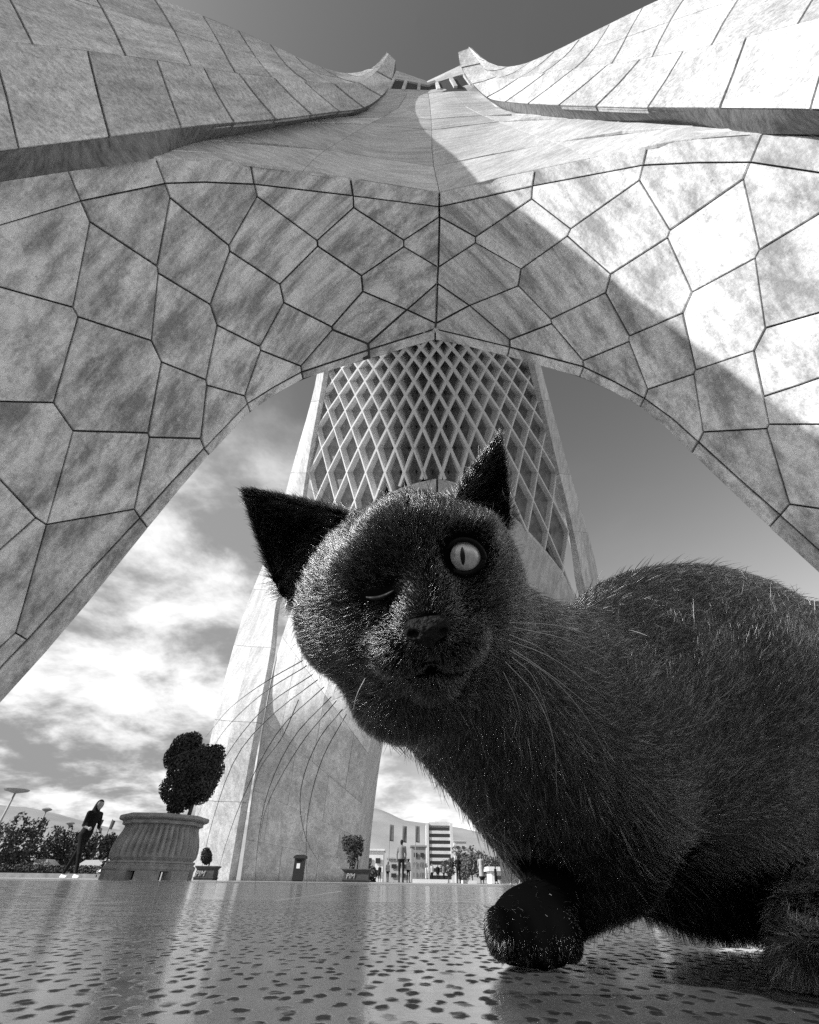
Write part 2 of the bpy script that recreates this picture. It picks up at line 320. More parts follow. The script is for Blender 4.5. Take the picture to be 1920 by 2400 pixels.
RN = dict(e6=(1030, 450), e5=(1156, 418), e5b=(1254, 398), e4=(1380, 371), e3=(1518, 340), e3b=(1630, 325), e2=(1786, 313), e1=(2010, 322), e0=(2500, 400),
  l6=(1029, 484), l5=(1248, 436), l4=(1507, 387), l4b=(1630, 381), l3=(1758, 380), l2=(2010, 418), l0=(2500, 560),
  C0=(1030, 508), A1=(1246, 466), A2=(1498, 422), A3=(1742, 420), B1a=(1114, 555), B1b=(1114, 569), B2a=(1337, 536), B2b=(1329, 553), B3a=(1570, 540), B3b=(1564, 556),
  B4a=(1780, 586), B4b=(1770, 604), Br=(2010, 446), X1=(1027, 626), X2=(1025, 664), X3=(1022, 758), Ma=(1220, 630), Mb=(1214, 670), G=(1430, 642), Gp=(1418, 686),
  H=(1622, 684), Hp=(1600, 734), I=(1794, 768), Ir=(2010, 706), Ip=(1766, 822), N_=(1100, 716), O=(1290, 748), Op=(1292, 758), P=(1194, 796), Q=(1366, 845), R=(1474, 788), Rp=(1474, 800),
  S=(1518, 912), T=(1630, 867), Tp=(1626, 876), U=(1648, 1012), V=(1802, 994), Vp=(1796, 1004), W=(1789, 930), Wm=(1880, 900), Wr=(2010, 854), Vr=(2010, 994), X=(1850, 1182), Xr=(2010, 1205),
  i0=(1020, 772), i1=(1068, 783), i2=(1194, 814), i3=(1367, 860), i3b=(1440, 895), i4=(1510, 934), i4b=(1576, 982), i5=(1636, 1036), i5b=(1730, 1122), i6=(1828, 1208), i7=(2010, 1371), i8=(2330, 1660),
  z0=(1020, 797), z1=(1060, 804), z2=(1188, 836), z3=(1357, 884), z3b=(1430, 917), z4=(1500, 955), z4b=(1562, 1006), z5=(1620, 1063), z5b=(1710, 1150), z6=(1802, 1237), z7=(2010, 1426), z8=(2300, 1720),
  f1=(2500, 700), f2=(2500, 900), f3=(2480, 1150), f4=(2430, 1400))
RC = ['e6 e5 e5b e4 e3 e3b e2 e1 e0', 'l6 l5 l4 l4b l3 l2 l0', 'e6 l6 C0 X1 X2 X3 i0 z0', 'e5b l5 A1', 'e3 l4 A2', 'e2 l3 A3', 'C0 B1a A1 B2a A2 B3a A3 B4a Br', 'B1a B1b', 'B2a B2b', 'B3a B3b', 'B4a B4b',
  'X1 B1b Ma Mb', 'Ma B2b G Gp', 'B3b G', 'B3b H Hp', 'B4b H', 'B4b I Ir', 'I Ip', 'Mb N_', 'X2 N_', 'N_ X3', 'Mb O Op', 'Gp O', 'N_ P', 'Op P', 'P i2 z2', 'Op Q i3 z3', 'Gp R Rp', 'R Hp', 'Rp Q', 'Rp S i4 z4', 'Hp T Tp', 'T Ip', 'Tp S',
  'Tp U i5 z5', 'Ip W V Vp', 'W Wm Wr', 'U Vp', 'V Vr', 'Vp X i6 z6', 'X Xr', 'e1 l2 Br Ir Wr Vr Xr i7 z7', 'i0 i1 i2 i3 i3b i4 i4b i5 i5b i6 i7 i8', 'z0 z1 z2 z3 z3b z4 z4b z5 z5b z6 z7 z8',
  'e0 l0 f1 f2 f3 f4 i8 z8', 'Br f1', 'Ir f1', 'Wr f2', 'Vr f3', 'Xr f4']

def faces_of(nodes, chains):                  # the faces of a planar joint network
    nb = {k: set() for k in nodes}
    for c in chains:
        p = c.split()
        for a, b in zip(p, p[1:]): nb[a].add(b); nb[b].add(a)
    order = {k: sorted(v, key=lambda q: math.atan2(nodes[q][1] - nodes[k][1], nodes[q][0] - nodes[k][0])) for k, v in nb.items()}
    seen = set(); out = []
    for a in nodes:
        for b in nb[a]:
            if (a, b) in seen: continue
            f = []; u, v = a, b
            while (u, v) not in seen:
                seen.add((u, v)); f.append(u); o = order[v]; i = o.index(u); u, v = v, o[(i + 1) % len(o)]
            P = [nodes[k] for k in f]; ar = sum(P[i - 1][0] * P[i][1] - P[i][0] * P[i - 1][1] for i in range(len(P))) / 2
            out.append((ar, P))
    sg = -1 if sum(1 for a, _ in out if a < 0) > len(out) / 2 else 1
    return [P for a, P in out if a * sg > 250 and abs(a) < 900000 and len(set(P)) == len(P)]

def inset(P, d):
    n = len(P); P = [np.array(p, float) for p in P]
    ar = sum(P[i - 1][0] * P[i][1] - P[i][0] * P[i - 1][1] for i in range(n)); sg = 1 if ar > 0 else -1
    out = []
    for i in range(n):
        a, b, c = P[i - 1], P[i], P[(i + 1) % n]
        e1 = (b - a) / (np.linalg.norm(b - a) + 1e-9); e2 = (c - b) / (np.linalg.norm(c - b) + 1e-9)
        n1 = sg * np.array([-e1[1], e1[0]]); n2 = sg * np.array([-e2[1], e2[0]]); m = n1 + n2; k = m @ m
        out.append(b + (m * 2 / k if k > 0.25 else n1) * d)
    return out

def slab(P, surf, mat_, parent, name='marble_slab', joint=1.9, thick=0.14, proud=0.0, nsub=3):
    """one cladding slab: polygon P in view directions, lifted on the smooth surface, with chamfered edge and sides"""
    Q = []
    for i in range(len(P)):
        a, b = np.array(P[i], float), np.array(P[(i + 1) % len(P)], float)
        k = max(1, min(16, int(np.linalg.norm(b - a) / 40)))
        Q += [tuple(a + (b - a) * j / k) for j in range(k)]
    joint *= RNG.uniform(0.7, 1.3); Q = inset(Q, joint); n = len(Q); TS = (0.0, 0.35, 0.7) if np.ptp(np.array(Q), 0).max() < 330 else (0.0, 0.12, 0.25, 0.4, 0.55, 0.7, 0.85); c = np.mean(Q, 0); W = np.array(mon.location)
    rings = [Q] + [[q + (c - q) * t for q in inset(Q, joint * 0.5)] for t in TS]
    V = []; nc = surf.nrm(*c)
    for q in rings[0]: V.append(surf.pt(*q) + nc * (thick - proud))
    for q in rings[0]: V.append(surf.pt(*q) + nc * (0.02 - proud))
    for r in [rings[1]] + rings[1:]:
        for q in r: V.append(surf.pt(*q) - nc * proud)
    V.append(surf.pt(*c) - nc * proud)
    Fc = []
    NR = len(TS) + 2
    for k in [0, 1] + list(range(3, NR)):
        for i in range(n):
            j = (i + 1) % n; Fc.append((k * n + i, k * n + j, (k + 1) * n + j, (k + 1) * n + i))
    Fc += [(NR * n + i, NR * n + (i + 1) % n, (NR + 1) * n) for i in range(n)]
    o = mesh_obj(name, [v - W for v in V], Fc, mat_, parent)
    me = o.data; sm = np.ones(len(me.polygons), bool); sm[:2 * n] = False; me.polygons.foreach_set('use_smooth', sm)
    return o

def sheet(rows, mat_, parent, name, off=0.0):  # a continuous grid of 3D points
    W = np.array(mon.location); R = len(rows); C = len(rows[0]); V = [np.asarray(p) - W for r in rows for p in r]
    Fc = [(i * C + j, i * C + j + 1, (i + 1) * C + j + 1, (i + 1) * C + j) for i in range(R - 1) for j in range(C - 1)]
    return mesh_obj(name, V, Fc, mat_, parent, True)

def part(name):
    o = bpy.data.objects.new(name, None); COL.objects.link(o); o.parent = mon; o.empty_display_size = 0.2; return o

def resample(pts, n, key=None):               # smooth curve through pixel points, n samples (Catmull-Rom, chord length)
    a = np.array(pts, float); d = np.r_[0, np.cumsum(np.linalg.norm(np.diff(a[:, :2], axis=0), axis=1) ** 0.7)]; d /= d[-1]
    t = np.linspace(0, 1, n) if key is None else np.asarray(key)
    m = np.gradient(a, d, axis=0); out = []
    for q in t:
        i = int(np.clip(np.searchsorted(d, q) - 1, 0, len(d) - 2)); h = d[i + 1] - d[i]; u = (q - d[i]) / h
        out.append((2*u**3-3*u**2+1)*a[i] + (u**3-2*u**2+u)*h*m[i] + (-2*u**3+3*u**2)*a[i+1] + (u**3-u**2)*h*m[i+1])
    return np.array(out)

VAULT = {}
def build_vault(side, nodes, chains):
    eo = [k for k in nodes if k[0] == 'e']; zi = [k for k in nodes if k[0] == 'z']
    ctl = [(*nodes[k], E_OUT(*nodes[k])) for k in eo] + [(*nodes[k], E_IN(*nodes[k])) for k in zi]
    a = (1030, 450, E_OUT(1030, 450)); b = (1020, 797, E_IN(1020, 797))
    for t in (0.2, 0.4, 0.6, 0.8): ctl.append((a[0] + (b[0] - a[0]) * t, a[1] + (b[1] - a[1]) * t, 1 / (1 / a[2] + (1 / b[2] - 1 / a[2]) * t)))
    S = TPS(ctl); VAULT[side] = S
    M_MARBLE = M_MARBLE_L if side == 'L' else M_MARBLE_R
    pt = part('vault_soffit')
    for P in faces_of(nodes, chains): slab(P, S, M_MARBLE, pt, proud=RNG.uniform(-0.012, 0.012))
    # mortar bed behind the slabs, then the roof of the vault above it
    eo_c = resample([nodes[k] for k in sorted(eo, key=lambda k: nodes[k][0])], 26); zi_c = resample([nodes[k] for k in sorted(zi, key=lambda k: nodes[k][0])], 26)
    rows = []; roof = []
    for i in range(26):
        r = []; q = []
        for j in range(13):
            p = eo_c[i] + (zi_c[i] - eo_c[i]) * j / 12; nn = S.nrm(*p)
            r.append(S.pt(*p) + nn * 0.11); q.append(S.pt(*p) + nn * 0.11 + np.array([0, 0.0, 1.0]))
        rows.append(r); roof.append(q)
    sheet(rows, M_JOINT, pt, 'mortar_bed'); sheet(roof, M_RIB, pt, 'vault_roof')
    fc = [k for k in chains if k.startswith('e0 l0')][0].split(); sg = -1 if side == 'L' else 1; foot = []
    for i, k in enumerate(fc):
        a = S.pt(*nodes[k]); t = i / (len(fc) - 1); b = np.array([a[0] + sg * a[2] * 0.42, a[1] - (1 - t) * 0.3 * a[2], 0.0]); foot.append([a + (b - a) * u for u in np.linspace(0, 1, 6)])
    sheet(foot, M_MARBLE, pt, 'leg_foot')
    edge = [[r[-1], q[-1]] for r, q in zip(rows, roof)]; sheet(edge, M_MARBLE, pt, 'vault_rim')
def vein_dir(P, Q, ctlS):
    return Q - P
build_vault('L', LN, LC); build_vault('R', RN, RC)

# --- the two wings: recess, fascia and outer face, each a curved strip cut into slabs
def zcurve(s): return [(x, y, s_from_z(x, y, z) * law(x, y, 24.0, 0.122) / law(x, y, 24.0, 0.078)) for x, y, z in pts_of(s)]
WING = {
 'L': dict(SB=[(-600, 560, E_OUT(-600, 560)), (0, 424, E_OUT(0, 424)), (160, 400, E_OUT(160, 400)), (360, 368, E_OUT(360, 368))] + zcurve('440,338,20.9 556,317,24.5 723,284,31 857,259,37.5 897,226,41 929,165,45'),
      FB=zcurve('-600,450,9.0 0,353,13.7 122,337,15.3 345,309,18.5 484,292,21.2 651,278,26.5 779,262,32 857,250,36.8 896,223,40.5 918,189,43.5 927,140,46.2'),
      FT=zcurve('-600,60,11.5 0,95,17 250,125,20.4 423,150,23.5 529,167,26.5 668,184,30 807,195,36 857,187,39.5 888,160,43 912,124,46.3'),
      SE=zcurve('-600,-420,17.5 0,-165,24.8 384,0,31.5 529,58,33.5 640,106,35.5 723,145,37.5 790,168,39.8 818,171,41 857,164,42.6 885,147,44.2 907,121,46.6')),
 'R': dict(SB=[(2500, 400, E_OUT(2500, 400)), (1920, 314, E_OUT(1920, 314)), (1786, 311, E_OUT(1786, 311))] + zcurve('1683,300,18.5 1461,284,24.3 1294,273,29.8 1183,256,36 1121,211,41 1079,153,45'),
      FB=zcurve('2500,300,8.2 1920,256,13.9 1683,253,17.8 1450,250,23.0 1294,245,29 1194,239,35 1149,231,37.6 1110,198,41 1080,153,44.6 1074,121,46.3'),
      FT=zcurve('2500,-110,10.5 1920,42,16.6 1683,103,20.8 1539,131,24.8 1450,147,27 1294,167,32 1183,184,37.5 1149,172,40.5 1115,135,44.5 1097,112,46.4'),
      SE=zcurve('2500,-480,16.5 1920,-155,25 1544,0,31.5 1405,67,34 1294,122,37 1222,151,39.3 1177,156,40.8 1138,142,42.8 1112,122,45 1099,109,46.6'))}
class Strip:                                  # ruled strip between two curves, addressed by (t along, v across)
    def __init__(s, A, B): s.A = np.array(A); s.B = np.array(B)
    def px(s, t, v):
        a = resample(s.A, 1, [t])[0]; b = resample(s.B, 1, [t])[0]
        w = (1 - v) / a[2] + v / b[2]
        p = (at(a[0], a[1], a[2]) * (1 - v) + at(b[0], b[1], b[2]) * v)
        return p
def strip_slabs(A, B, cuts, rows, mat_, parent, shear=0.0, thick=0.2, gap=0.004, sub=4, name='marble_slab'):
    S = Strip(A, B); W = np.array(mon.location)
    for i in range(len(cuts) - 1):
        for r in range(len(rows) - 1):
            t0, t1 = cuts[i], cuts[i + 1]; v0, v1 = rows[r], rows[r + 1]; V = []; Fc = []
            if t1 - t0 < 3 * gap: continue
            g = gap * 0.5; gv = 0.004
            G = [[None] * 3 for _ in range(sub + 1)]
            for a in range(sub + 1):
                for b in range(3):
                    v = (v0 + gv) + (v1 - v0 - 2 * gv) * b / 2; t = (t0 + g) + (t1 - t0 - 2 * g) * a / sub
                    t = min(1, max(0, t + shear * (v - 0.5) * (1 - abs(2 * t - 1) ** 4))); G[a][b] = S.px(t, v)
            c = G[sub // 2][1]; n = np.cross(G[-1][1] - G[0][1], G[sub // 2][2] - G[sub // 2][0]); n /= np.linalg.norm(n) + 1e-9
            if n @ (c - CAM) < 0: n = -n
            pr = RNG.uniform(-0.012, 0.012)
            V = [G[a][b] - n * pr for a in range(sub + 1) for b in range(3)]; k = len(V)
            Fc = [(a * 3 + b, a * 3 + b + 1, (a + 1) * 3 + b + 1, (a + 1) * 3 + b) for a in range(sub) for b in range(2)]
            rim = [a * 3 for a in range(sub + 1)] + [sub * 3 + 1] + [a * 3 + 2 for a in range(sub, -1, -1)] + [1]
            V += [V[q] + n * thick for q in rim]
            for q in range(len(rim)): Fc.append((rim[q], rim[(q + 1) % len(rim)], k + (q + 1) % len(rim), k + q))
            mesh_obj(name, [v - W for v in V], Fc, mat_, parent)
    rows_ = []
    for a in range(41):
        r = []
        for b in range(5): r.append(S.px(a / 40, b / 4))
        rows_.append(r)
    R = np.array(rows_); n = np.cross(np.gradient(R, axis=0), np.gradient(R, axis=1)); n /= np.linalg.norm(n, axis=2, keepdims=True) + 1e-9
    d = np.sum(n * (R - CAM), axis=2, keepdims=True); n = np.where(d < 0, -n, n)
    sheet(R + n * thick * 0.55, M_JOINT, parent, 'mortar_bed')
for side in 'LR':
    w = WING[side]; pt = part('flaring_wing')
    c1 = [0.0, 0.15, 0.29, 0.43, 0.54, 0.625, 0.69, 0.75, 0.80, 0.85, 0.90, 0.95, 1.0]
    strip_slabs(w['FB'], w['FT'], c1, [0, 1], M_WING, pt, shear=-0.03, gap=0.0036)
    strip_slabs(w['FT'], w['SE'], c1, [0, 0.5, 1], M_WING, pt, shear=-0.09, gap=0.0036)
    sheet([[Strip(w['SB'], w['FB']).px(a / 60, b / 4) + np.array([0, 0.05, 0.12]) * (1 if 0 < b < 4 else 0.5) for b in range(5)] for a in range(61)], M_RECESS_SHADE, pt, 'recess_wall')
    # the crest and outer back of the wing
    B = [[Strip(w['SE'], w['SE']).px(a / 40, 0) + np.array([(-1 if side == 'L' else 1) * 0.10 * k, 0.9 * k, 0.25 * k]) for k in range(5)] for a in range(41)]
    sheet(B, M_WING, pt, 'wing_crest')

# --- the cove above the arch up to the crown
def build_cove(side):
    w = WING[side]; S0 = [p for p in w['SB'] if (p[0] >= 355 if side == 'L' else p[0] <= 1790)]; S0 = S0[::-1]   # crown -> tip
    crease = [(1001, 190, s_from_z(1001, 190, 45)), (1008, 245, s_from_z(1008, 245, 38)), (1012, 303, s_from_z(1012, 303, 33)), (1014, 371, s_from_z(1014, 371, 28)), (1030, 450, E_OUT(1030, 450))]
    eo = [p for p in ([(360, 368), (460, 371), (588, 380), (700, 397), (822, 416), (930, 434), (1030, 450)] if side == 'L' else [(1786, 313), (1630, 325), (1518, 340), (1380, 371), (1254, 398), (1156, 418), (1030, 450)])]
    eo = [(x, y, E_OUT(x, y)) for x, y in eo]
    S = TPS(S0 + crease + eo[1:-1]); pt = part('facade_cove')
    top = resample([S0[0], crease[0]], 9); bot = resample(eo, 9)
    def q(u, v):                              # u crown->arch, v wing->crease  (Coons patch)
        a = resample(S0, 1, [u])[0]; b = resample(crease, 1, [u])[0]
        c = resample([S0[0], crease[0]], 1, [v])[0]; d = resample(eo, 1, [v])[0]
        P = (1 - v) * a + v * b + (1 - u) * c + u * d - ((1 - u) * ((1 - v) * S0[0] + v * np.array(crease[0])) + u * ((1 - v) * np.array(eo[0]) + v * np.array(eo[-1])))
        return P[:2]
    S0 = [np.array(p) for p in S0]
    U = [0.115, 0.36, 0.46, 0.78, 1.0]; Vv = [0, 0.52, 1.0]
    for i in range(len(U) - 1):
        for j in range(2):
            sh = 0.03 if i in (1, 3) and j == 1 else 0
            P = [q(U[i], Vv[j]), q(U[i], Vv[j + 1]), q((U[i] + U[i + 1]) / 2, Vv[j + 1]), q(U[i + 1], Vv[j + 1]), q(U[i + 1], (Vv[j] + Vv[j + 1]) / 2), q(U[i + 1], Vv[j]), q((U[i] + U[i + 1]) / 2, Vv[j])]
            slab(P, S, M_COVE, pt, joint=0.4, thick=0.1)
    rows = [[S.pt(*q(u, v)) + S.nrm(*q(u, v)) * 0.12 for v in np.linspace(0, 1, 9)] for u in np.linspace(0, 1, 17)]
    sheet(rows, M_JOINT, pt, 'mortar_bed')
    # parapet with a row of dark slots
    W = np.array(mon.location)
    def blk(u0, u1, v0, v1, m, nm, push=0.0, th=0.3):
        P = [q(u0, v0), q(u0, v1), q(u1, v1), q(u1, v0)]; V = [S.pt(*p) + np.array([0, push, 0]) for p in P]; V += [v + np.array([0, th, 0]) for v in V]
        mesh_obj(nm, [v - W for v in V], [(0, 1, 2, 3), (7, 6, 5, 4), (0, 4, 5, 1), (1, 5, 6, 2), (2, 6, 7, 3), (3, 7, 4, 0)], m, pt)
    blk(0.0, 0.035, 0, 1, M_COVE, 'parapet_rail'); blk(0.085, 0.115, 0, 1, M_COVE, 'parapet_sill')
    for v0, v1 in ((0, 0.06), (0.34, 0.42), (0.72, 0.80)): blk(0.035, 0.085, v0, v1, M_COVE, 'parapet_pier')
    blk(0.03, 0.09, 0, 1, M_DARK, 'parapet_slot', 0.5)
build_cove('L'); build_cove('R')

# --- unseen box core of the tower above the vault, added to shade the lattice
core = MB(); core.box((0.7, 11.5, 34.5), (7.2, 11.5, 20.0)); co = core.build('tower_core', M_RIB, mon); co.location = (-0, -18, 0)

# --- far side: two legs, lattice of ribs over the lower arch
AX = 1022.0
EDGE_L = resample(pts_of('772,800 764,880 727,1093 715,1185 690,1300 668,1400'), 41); EDGE_R = resample(pts_of('1236,800 1250,868 1300,1090 1322,1190 1341,1300 1356,1400'), 41)
def xl(y): return float(np.interp(y, EDGE_L[:, 1], EDGE_L[:, 0]))
def xr(y): return float(np.interp(y, EDGE_R[:, 1], EDGE_R[:, 0]))
def far_s(px, py, extra=0.0):                 # inner face of the far side: parabola leaning overhead, bowed sideways
    d = ray(px, py); k = 0.055; u = (px - AX) / 330.0
    # (z) = 22 - k (Y-11)^2 along the ray
    a = k * d[1] ** 2; b = d[2] - 22 * k * d[1]; c = 121 * k + CAM[2] - 22
    s = (-b + math.sqrt(max(b * b - 4 * a * c, 0))) / (2 * a)
    v = u * u / (1 + (u * u / 0.95) ** 3) ** (1 / 3)
    fade = max(0.0, min(1.0, (1720 - py) / 520)); fade = fade * fade * (3 - 2 * fade)
    return s * (1 + ((0.24 * v + 0.42 * v * v) * fade + extra / (s * d[1])))
class FarSurf:
    def __init__(s, extra=0.0): s.e = extra
    def pt(s, px, py): return at(px, py, far_s(px, py, s.e))
    nrm = TPS.nrm
FS = FarSurf()
YR = [770, 793, 815, 838, 863, 893, 926, 962, 1003, 1050, 1107, 1172, 1246, 1330, 1425]
NC = 13
def node(i, j):                               # i in half steps
    y = YR[j]; u = i / (2.0 * NC); return xl(y) + (xr(y) - xl(y)) * u, y
def arch_y(x):                                # lower edge of the lattice (pointed arch above the opening)
    t = abs(x - AX); return float(np.interp(t, [0, 80, 130, 180, 258, 319, 400], [1122, 1142, 1172, 1213, 1296, 1385, 1560]))
lat = part('lattice_vault')
Wm = np.array(mon.location)
def clip_seg(a, b):
    pts = [np.array(a) + (np.array(b) - np.array(a)) * t for t in np.linspace(0, 1, 5)]
    return [p for p in pts if p[1] <= arch_y(p[0]) + 6 and xl(p[1]) - 2 <= p[0] <= xr(p[1]) + 2]
ribs = {}
for sgn in (1, -1):                           # each rib follows one diagonal of the net
    for i0 in range(-len(YR), 2 * NC + len(YR) + 1):
        pts = []
        for j in range(len(YR) - 1):
            ia = i0 + sgn * j; ib = ia + sgn
            if (ia % 2) != (j % 2): continue
            if 0 <= ia <= 2 * NC and 0 <= ib <= 2 * NC:
                for p in clip_seg(node(ia, j), node(ib, j + 1)):
                    if not pts or np.linalg.norm(p - pts[-1]) > 1: pts.append(p)
        if len(pts) < 3: continue
        V = []; n = len(pts)
        for k in range(n):
            t = pts[min(k + 1, n - 1)] - pts[max(k - 1, 0)]; t = t / np.linalg.norm(t); q = np.array([-t[1], t[0]])
            c = FS.pt(*pts[k]); nn = FS.nrm(*pts[k]); wd = 0.10
            side_ = FS.pt(*(pts[k] + q * 3)) - c; side_ /= np.linalg.norm(side_)
            V += [c - side_ * wd, c - side_ * wd * 0.75 - nn * 0.06, c + side_ * wd * 0.75 - nn * 0.06, c + side_ * wd, c + side_ * wd + nn * 0.55, c - side_ * wd + nn * 0.55]
        Fc = [(k * 6 + a, k * 6 + (a + 1) % 6, (k + 1) * 6 + (a + 1) % 6, (k + 1) * 6 + a) for k in range(n - 1) for a in range(6)] + [tuple(range(5, -1, -1)), tuple((n - 1) * 6 + a for a in range(6))]
        mesh_obj('lattice_rib', [v - Wm for v in V], Fc, M_RIB, lat)
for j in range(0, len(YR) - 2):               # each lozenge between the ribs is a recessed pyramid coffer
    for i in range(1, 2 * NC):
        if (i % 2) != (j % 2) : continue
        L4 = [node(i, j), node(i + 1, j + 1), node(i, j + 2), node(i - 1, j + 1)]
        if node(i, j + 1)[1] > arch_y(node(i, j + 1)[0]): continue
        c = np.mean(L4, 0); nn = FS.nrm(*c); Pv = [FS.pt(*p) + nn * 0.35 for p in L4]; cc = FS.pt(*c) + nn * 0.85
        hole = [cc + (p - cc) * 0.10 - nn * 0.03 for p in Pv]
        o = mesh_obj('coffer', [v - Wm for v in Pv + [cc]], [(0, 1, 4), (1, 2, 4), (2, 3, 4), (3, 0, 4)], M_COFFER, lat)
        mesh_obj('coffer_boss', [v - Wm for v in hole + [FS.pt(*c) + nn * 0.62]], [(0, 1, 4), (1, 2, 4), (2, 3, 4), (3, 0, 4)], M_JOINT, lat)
# back shell so no light leaks through the net
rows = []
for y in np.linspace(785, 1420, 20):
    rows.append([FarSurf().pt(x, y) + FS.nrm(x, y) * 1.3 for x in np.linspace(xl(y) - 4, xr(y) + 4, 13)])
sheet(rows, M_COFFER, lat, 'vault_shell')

def build_leg(side):
    mx = (lambda x: x) if side == 'L' else (lambda x: 2 * AX - x + 6)
    pt = part('monument_leg')
    Lc = resample(pts_of('1022,1122 942,1142 892,1172 842,1213 764,1296 703,1385 655,1510 606,1761 562,2071'), 61)
    Rc = resample(pts_of('1022,1470 960,1520 912,1590 885,1660 870,1725 850,1860 838,1964 829,2070'), 61)
    def P2(t, v):
        i = t * 60; a = np.array([np.interp(i, range(61), Lc[:, k]) for k in (0, 1)]); b = np.array([np.interp(i, range(61), Rc[:, k]) for k in (0, 1)])
        p = a + (b - a) * v; return np.array([mx(p[0]), p[1]])
    T = [0, 0.2, 0.40, 0.56, 0.72, 0.84, 0.925, 1.0]
    for i in range(len(T) - 1):
        nv = 2 if i < 3 else 3
        vs = [0] + [k / nv + (0.5 / nv if i % 2 else 0) for k in range(nv)] + [1]
        vs = sorted(set(round(v, 4) for v in vs if 0 <= v <= 1))
        for a, b in zip(vs, vs[1:]):
            slab([P2(T[i], a), P2(T[i], b), P2(T[i + 1], b), P2(T[i + 1], a)], FS, M_LEG, pt, joint=0.22, thick=0.08)
    sheet([[FS.pt(*P2(t, v)) + FS.nrm(*P2(t, v)) * 0.06 for v in np.linspace(0, 1, 9)] for t in np.linspace(0, 1, 33)], M_LEG, pt, 'mortar_bed')
    # jamb of the lower arch, running back
    bk = np.array([(0.55 if side == 'L' else -0.55), 3.0, 0])
    sheet([[FS.pt(*P2(t, 1)) + bk * k for k in (0, 0.5, 1)] for t in np.linspace(0, 1, 33)], M_LEG, pt, 'arch_jamb')
    # proud outer pilaster: return, sunlit outer face, outer side
    if side == 'L':
        rt_in = resample(pts_of('776,800 764,880 727,1093 715,1185 690,1300 655,1420 648,1510 603,1761 552,2071'), 41)
        rt = resample(pts_of('770,800 758,880 720,1093 706,1185 682,1300 646,1420 636,1510 588,1761 534,2071'), 41)
        md = resample(pts_of('760,800 750,885 703,1093 683,1185 652,1300 615,1420 590,1510 530,1761 478,2071'), 41)
        ou = resample(pts_of('752,800 741,889 686,1093 661,1185 625,1300 578,1420 549,1510 487,1761 428,2066'), 41)
    else:
        rt_in = resample(pts_of('1232,800 1250,868 1300,1090 1322,1190 1341,1300 1352,1380 1400,1510 1445,1761 1490,2080'), 41)
        rt = resample(pts_of('1240,800 1256,868 1307,1090 1332,1190 1356,1300 1372,1380 1415,1510 1465,1761 1512,2080'), 41)
        md = resample(pts_of('1247,800 1263,868 1318,1090 1346,1190 1374,1300 1391,1380 1455,1510 1515,1761 1560,2080'), 41)
        ou = resample(pts_of('1253,800 1270,866 1331,1090 1361,1190 1392,1300 1411,1380 1490,1510 1560,1761 1612,2080'), 41)
    f = lambda p, e: at(p[0], p[1], far_s(p[0], p[1], e))
    sheet([[f(a, 0.3), f(b, -0.5)] for a, b in zip(rt_in, rt)], M_LEG, pt, 'pilaster_return')
    cuts = [0, 5, 10, 15, 20, 25, 30, 35, 40]
    for A, B, ea, eb in ((rt, md, -0.5, 0.1), (md, ou, 0.12, 1.3)):
        for c0, c1 in zip(cuts, cuts[1:]):
            g = 0.012; V = []
            idx = np.linspace(c0 + g, c1 - g, 6)
            for q in idx:
                a = np.array([np.interp(q, range(41), A[:, k]) for k in (0, 1)]); b = np.array([np.interp(q, range(41), B[:, k]) for k in (0, 1)])
                V += [f(a, ea), f((a + b) / 2, (ea + eb) / 2), f(b, eb)]
            Fc = [(k * 3 + m, k * 3 + m + 1, k * 3 + m + 4, k * 3 + m + 3) for k in range(5) for m in range(2)]
            V += [v + np.array([0.25 if side == 'L' else -0.25, 0.35, 0]) for v in V]
            Fc += [(k * 3, (k + 1) * 3, 18 + (k + 1) * 3, 18 + k * 3) for k in range(5)] + [(k * 3 + 2, 18 + k * 3 + 2, 18 + (k + 1) * 3 + 2, (k + 1) * 3 + 2) for k in range(5)] + [(0, 1, 19, 18), (1, 2, 20, 19), (15, 33, 34, 16), (16, 34, 35, 17)]
            mesh_obj('marble_slab', [v - Wm for v in V], Fc, M_LEG, pt)
    sheet([[f(a, 0.25), f(b, 0.4), f(c, 1.5)] for a, b, c in zip(rt, md, ou)], M_JOINT, pt, 'mortar_bed')
    sheet([[f(p, 1.3) + np.array([(0.4 if side == 'L' else -0.4) * k, 3.5 * k, 0]) for k in (0, 0.5, 1)] for p in ou], M_LEG, pt, 'outer_side')
build_leg('L'); build_leg('R')
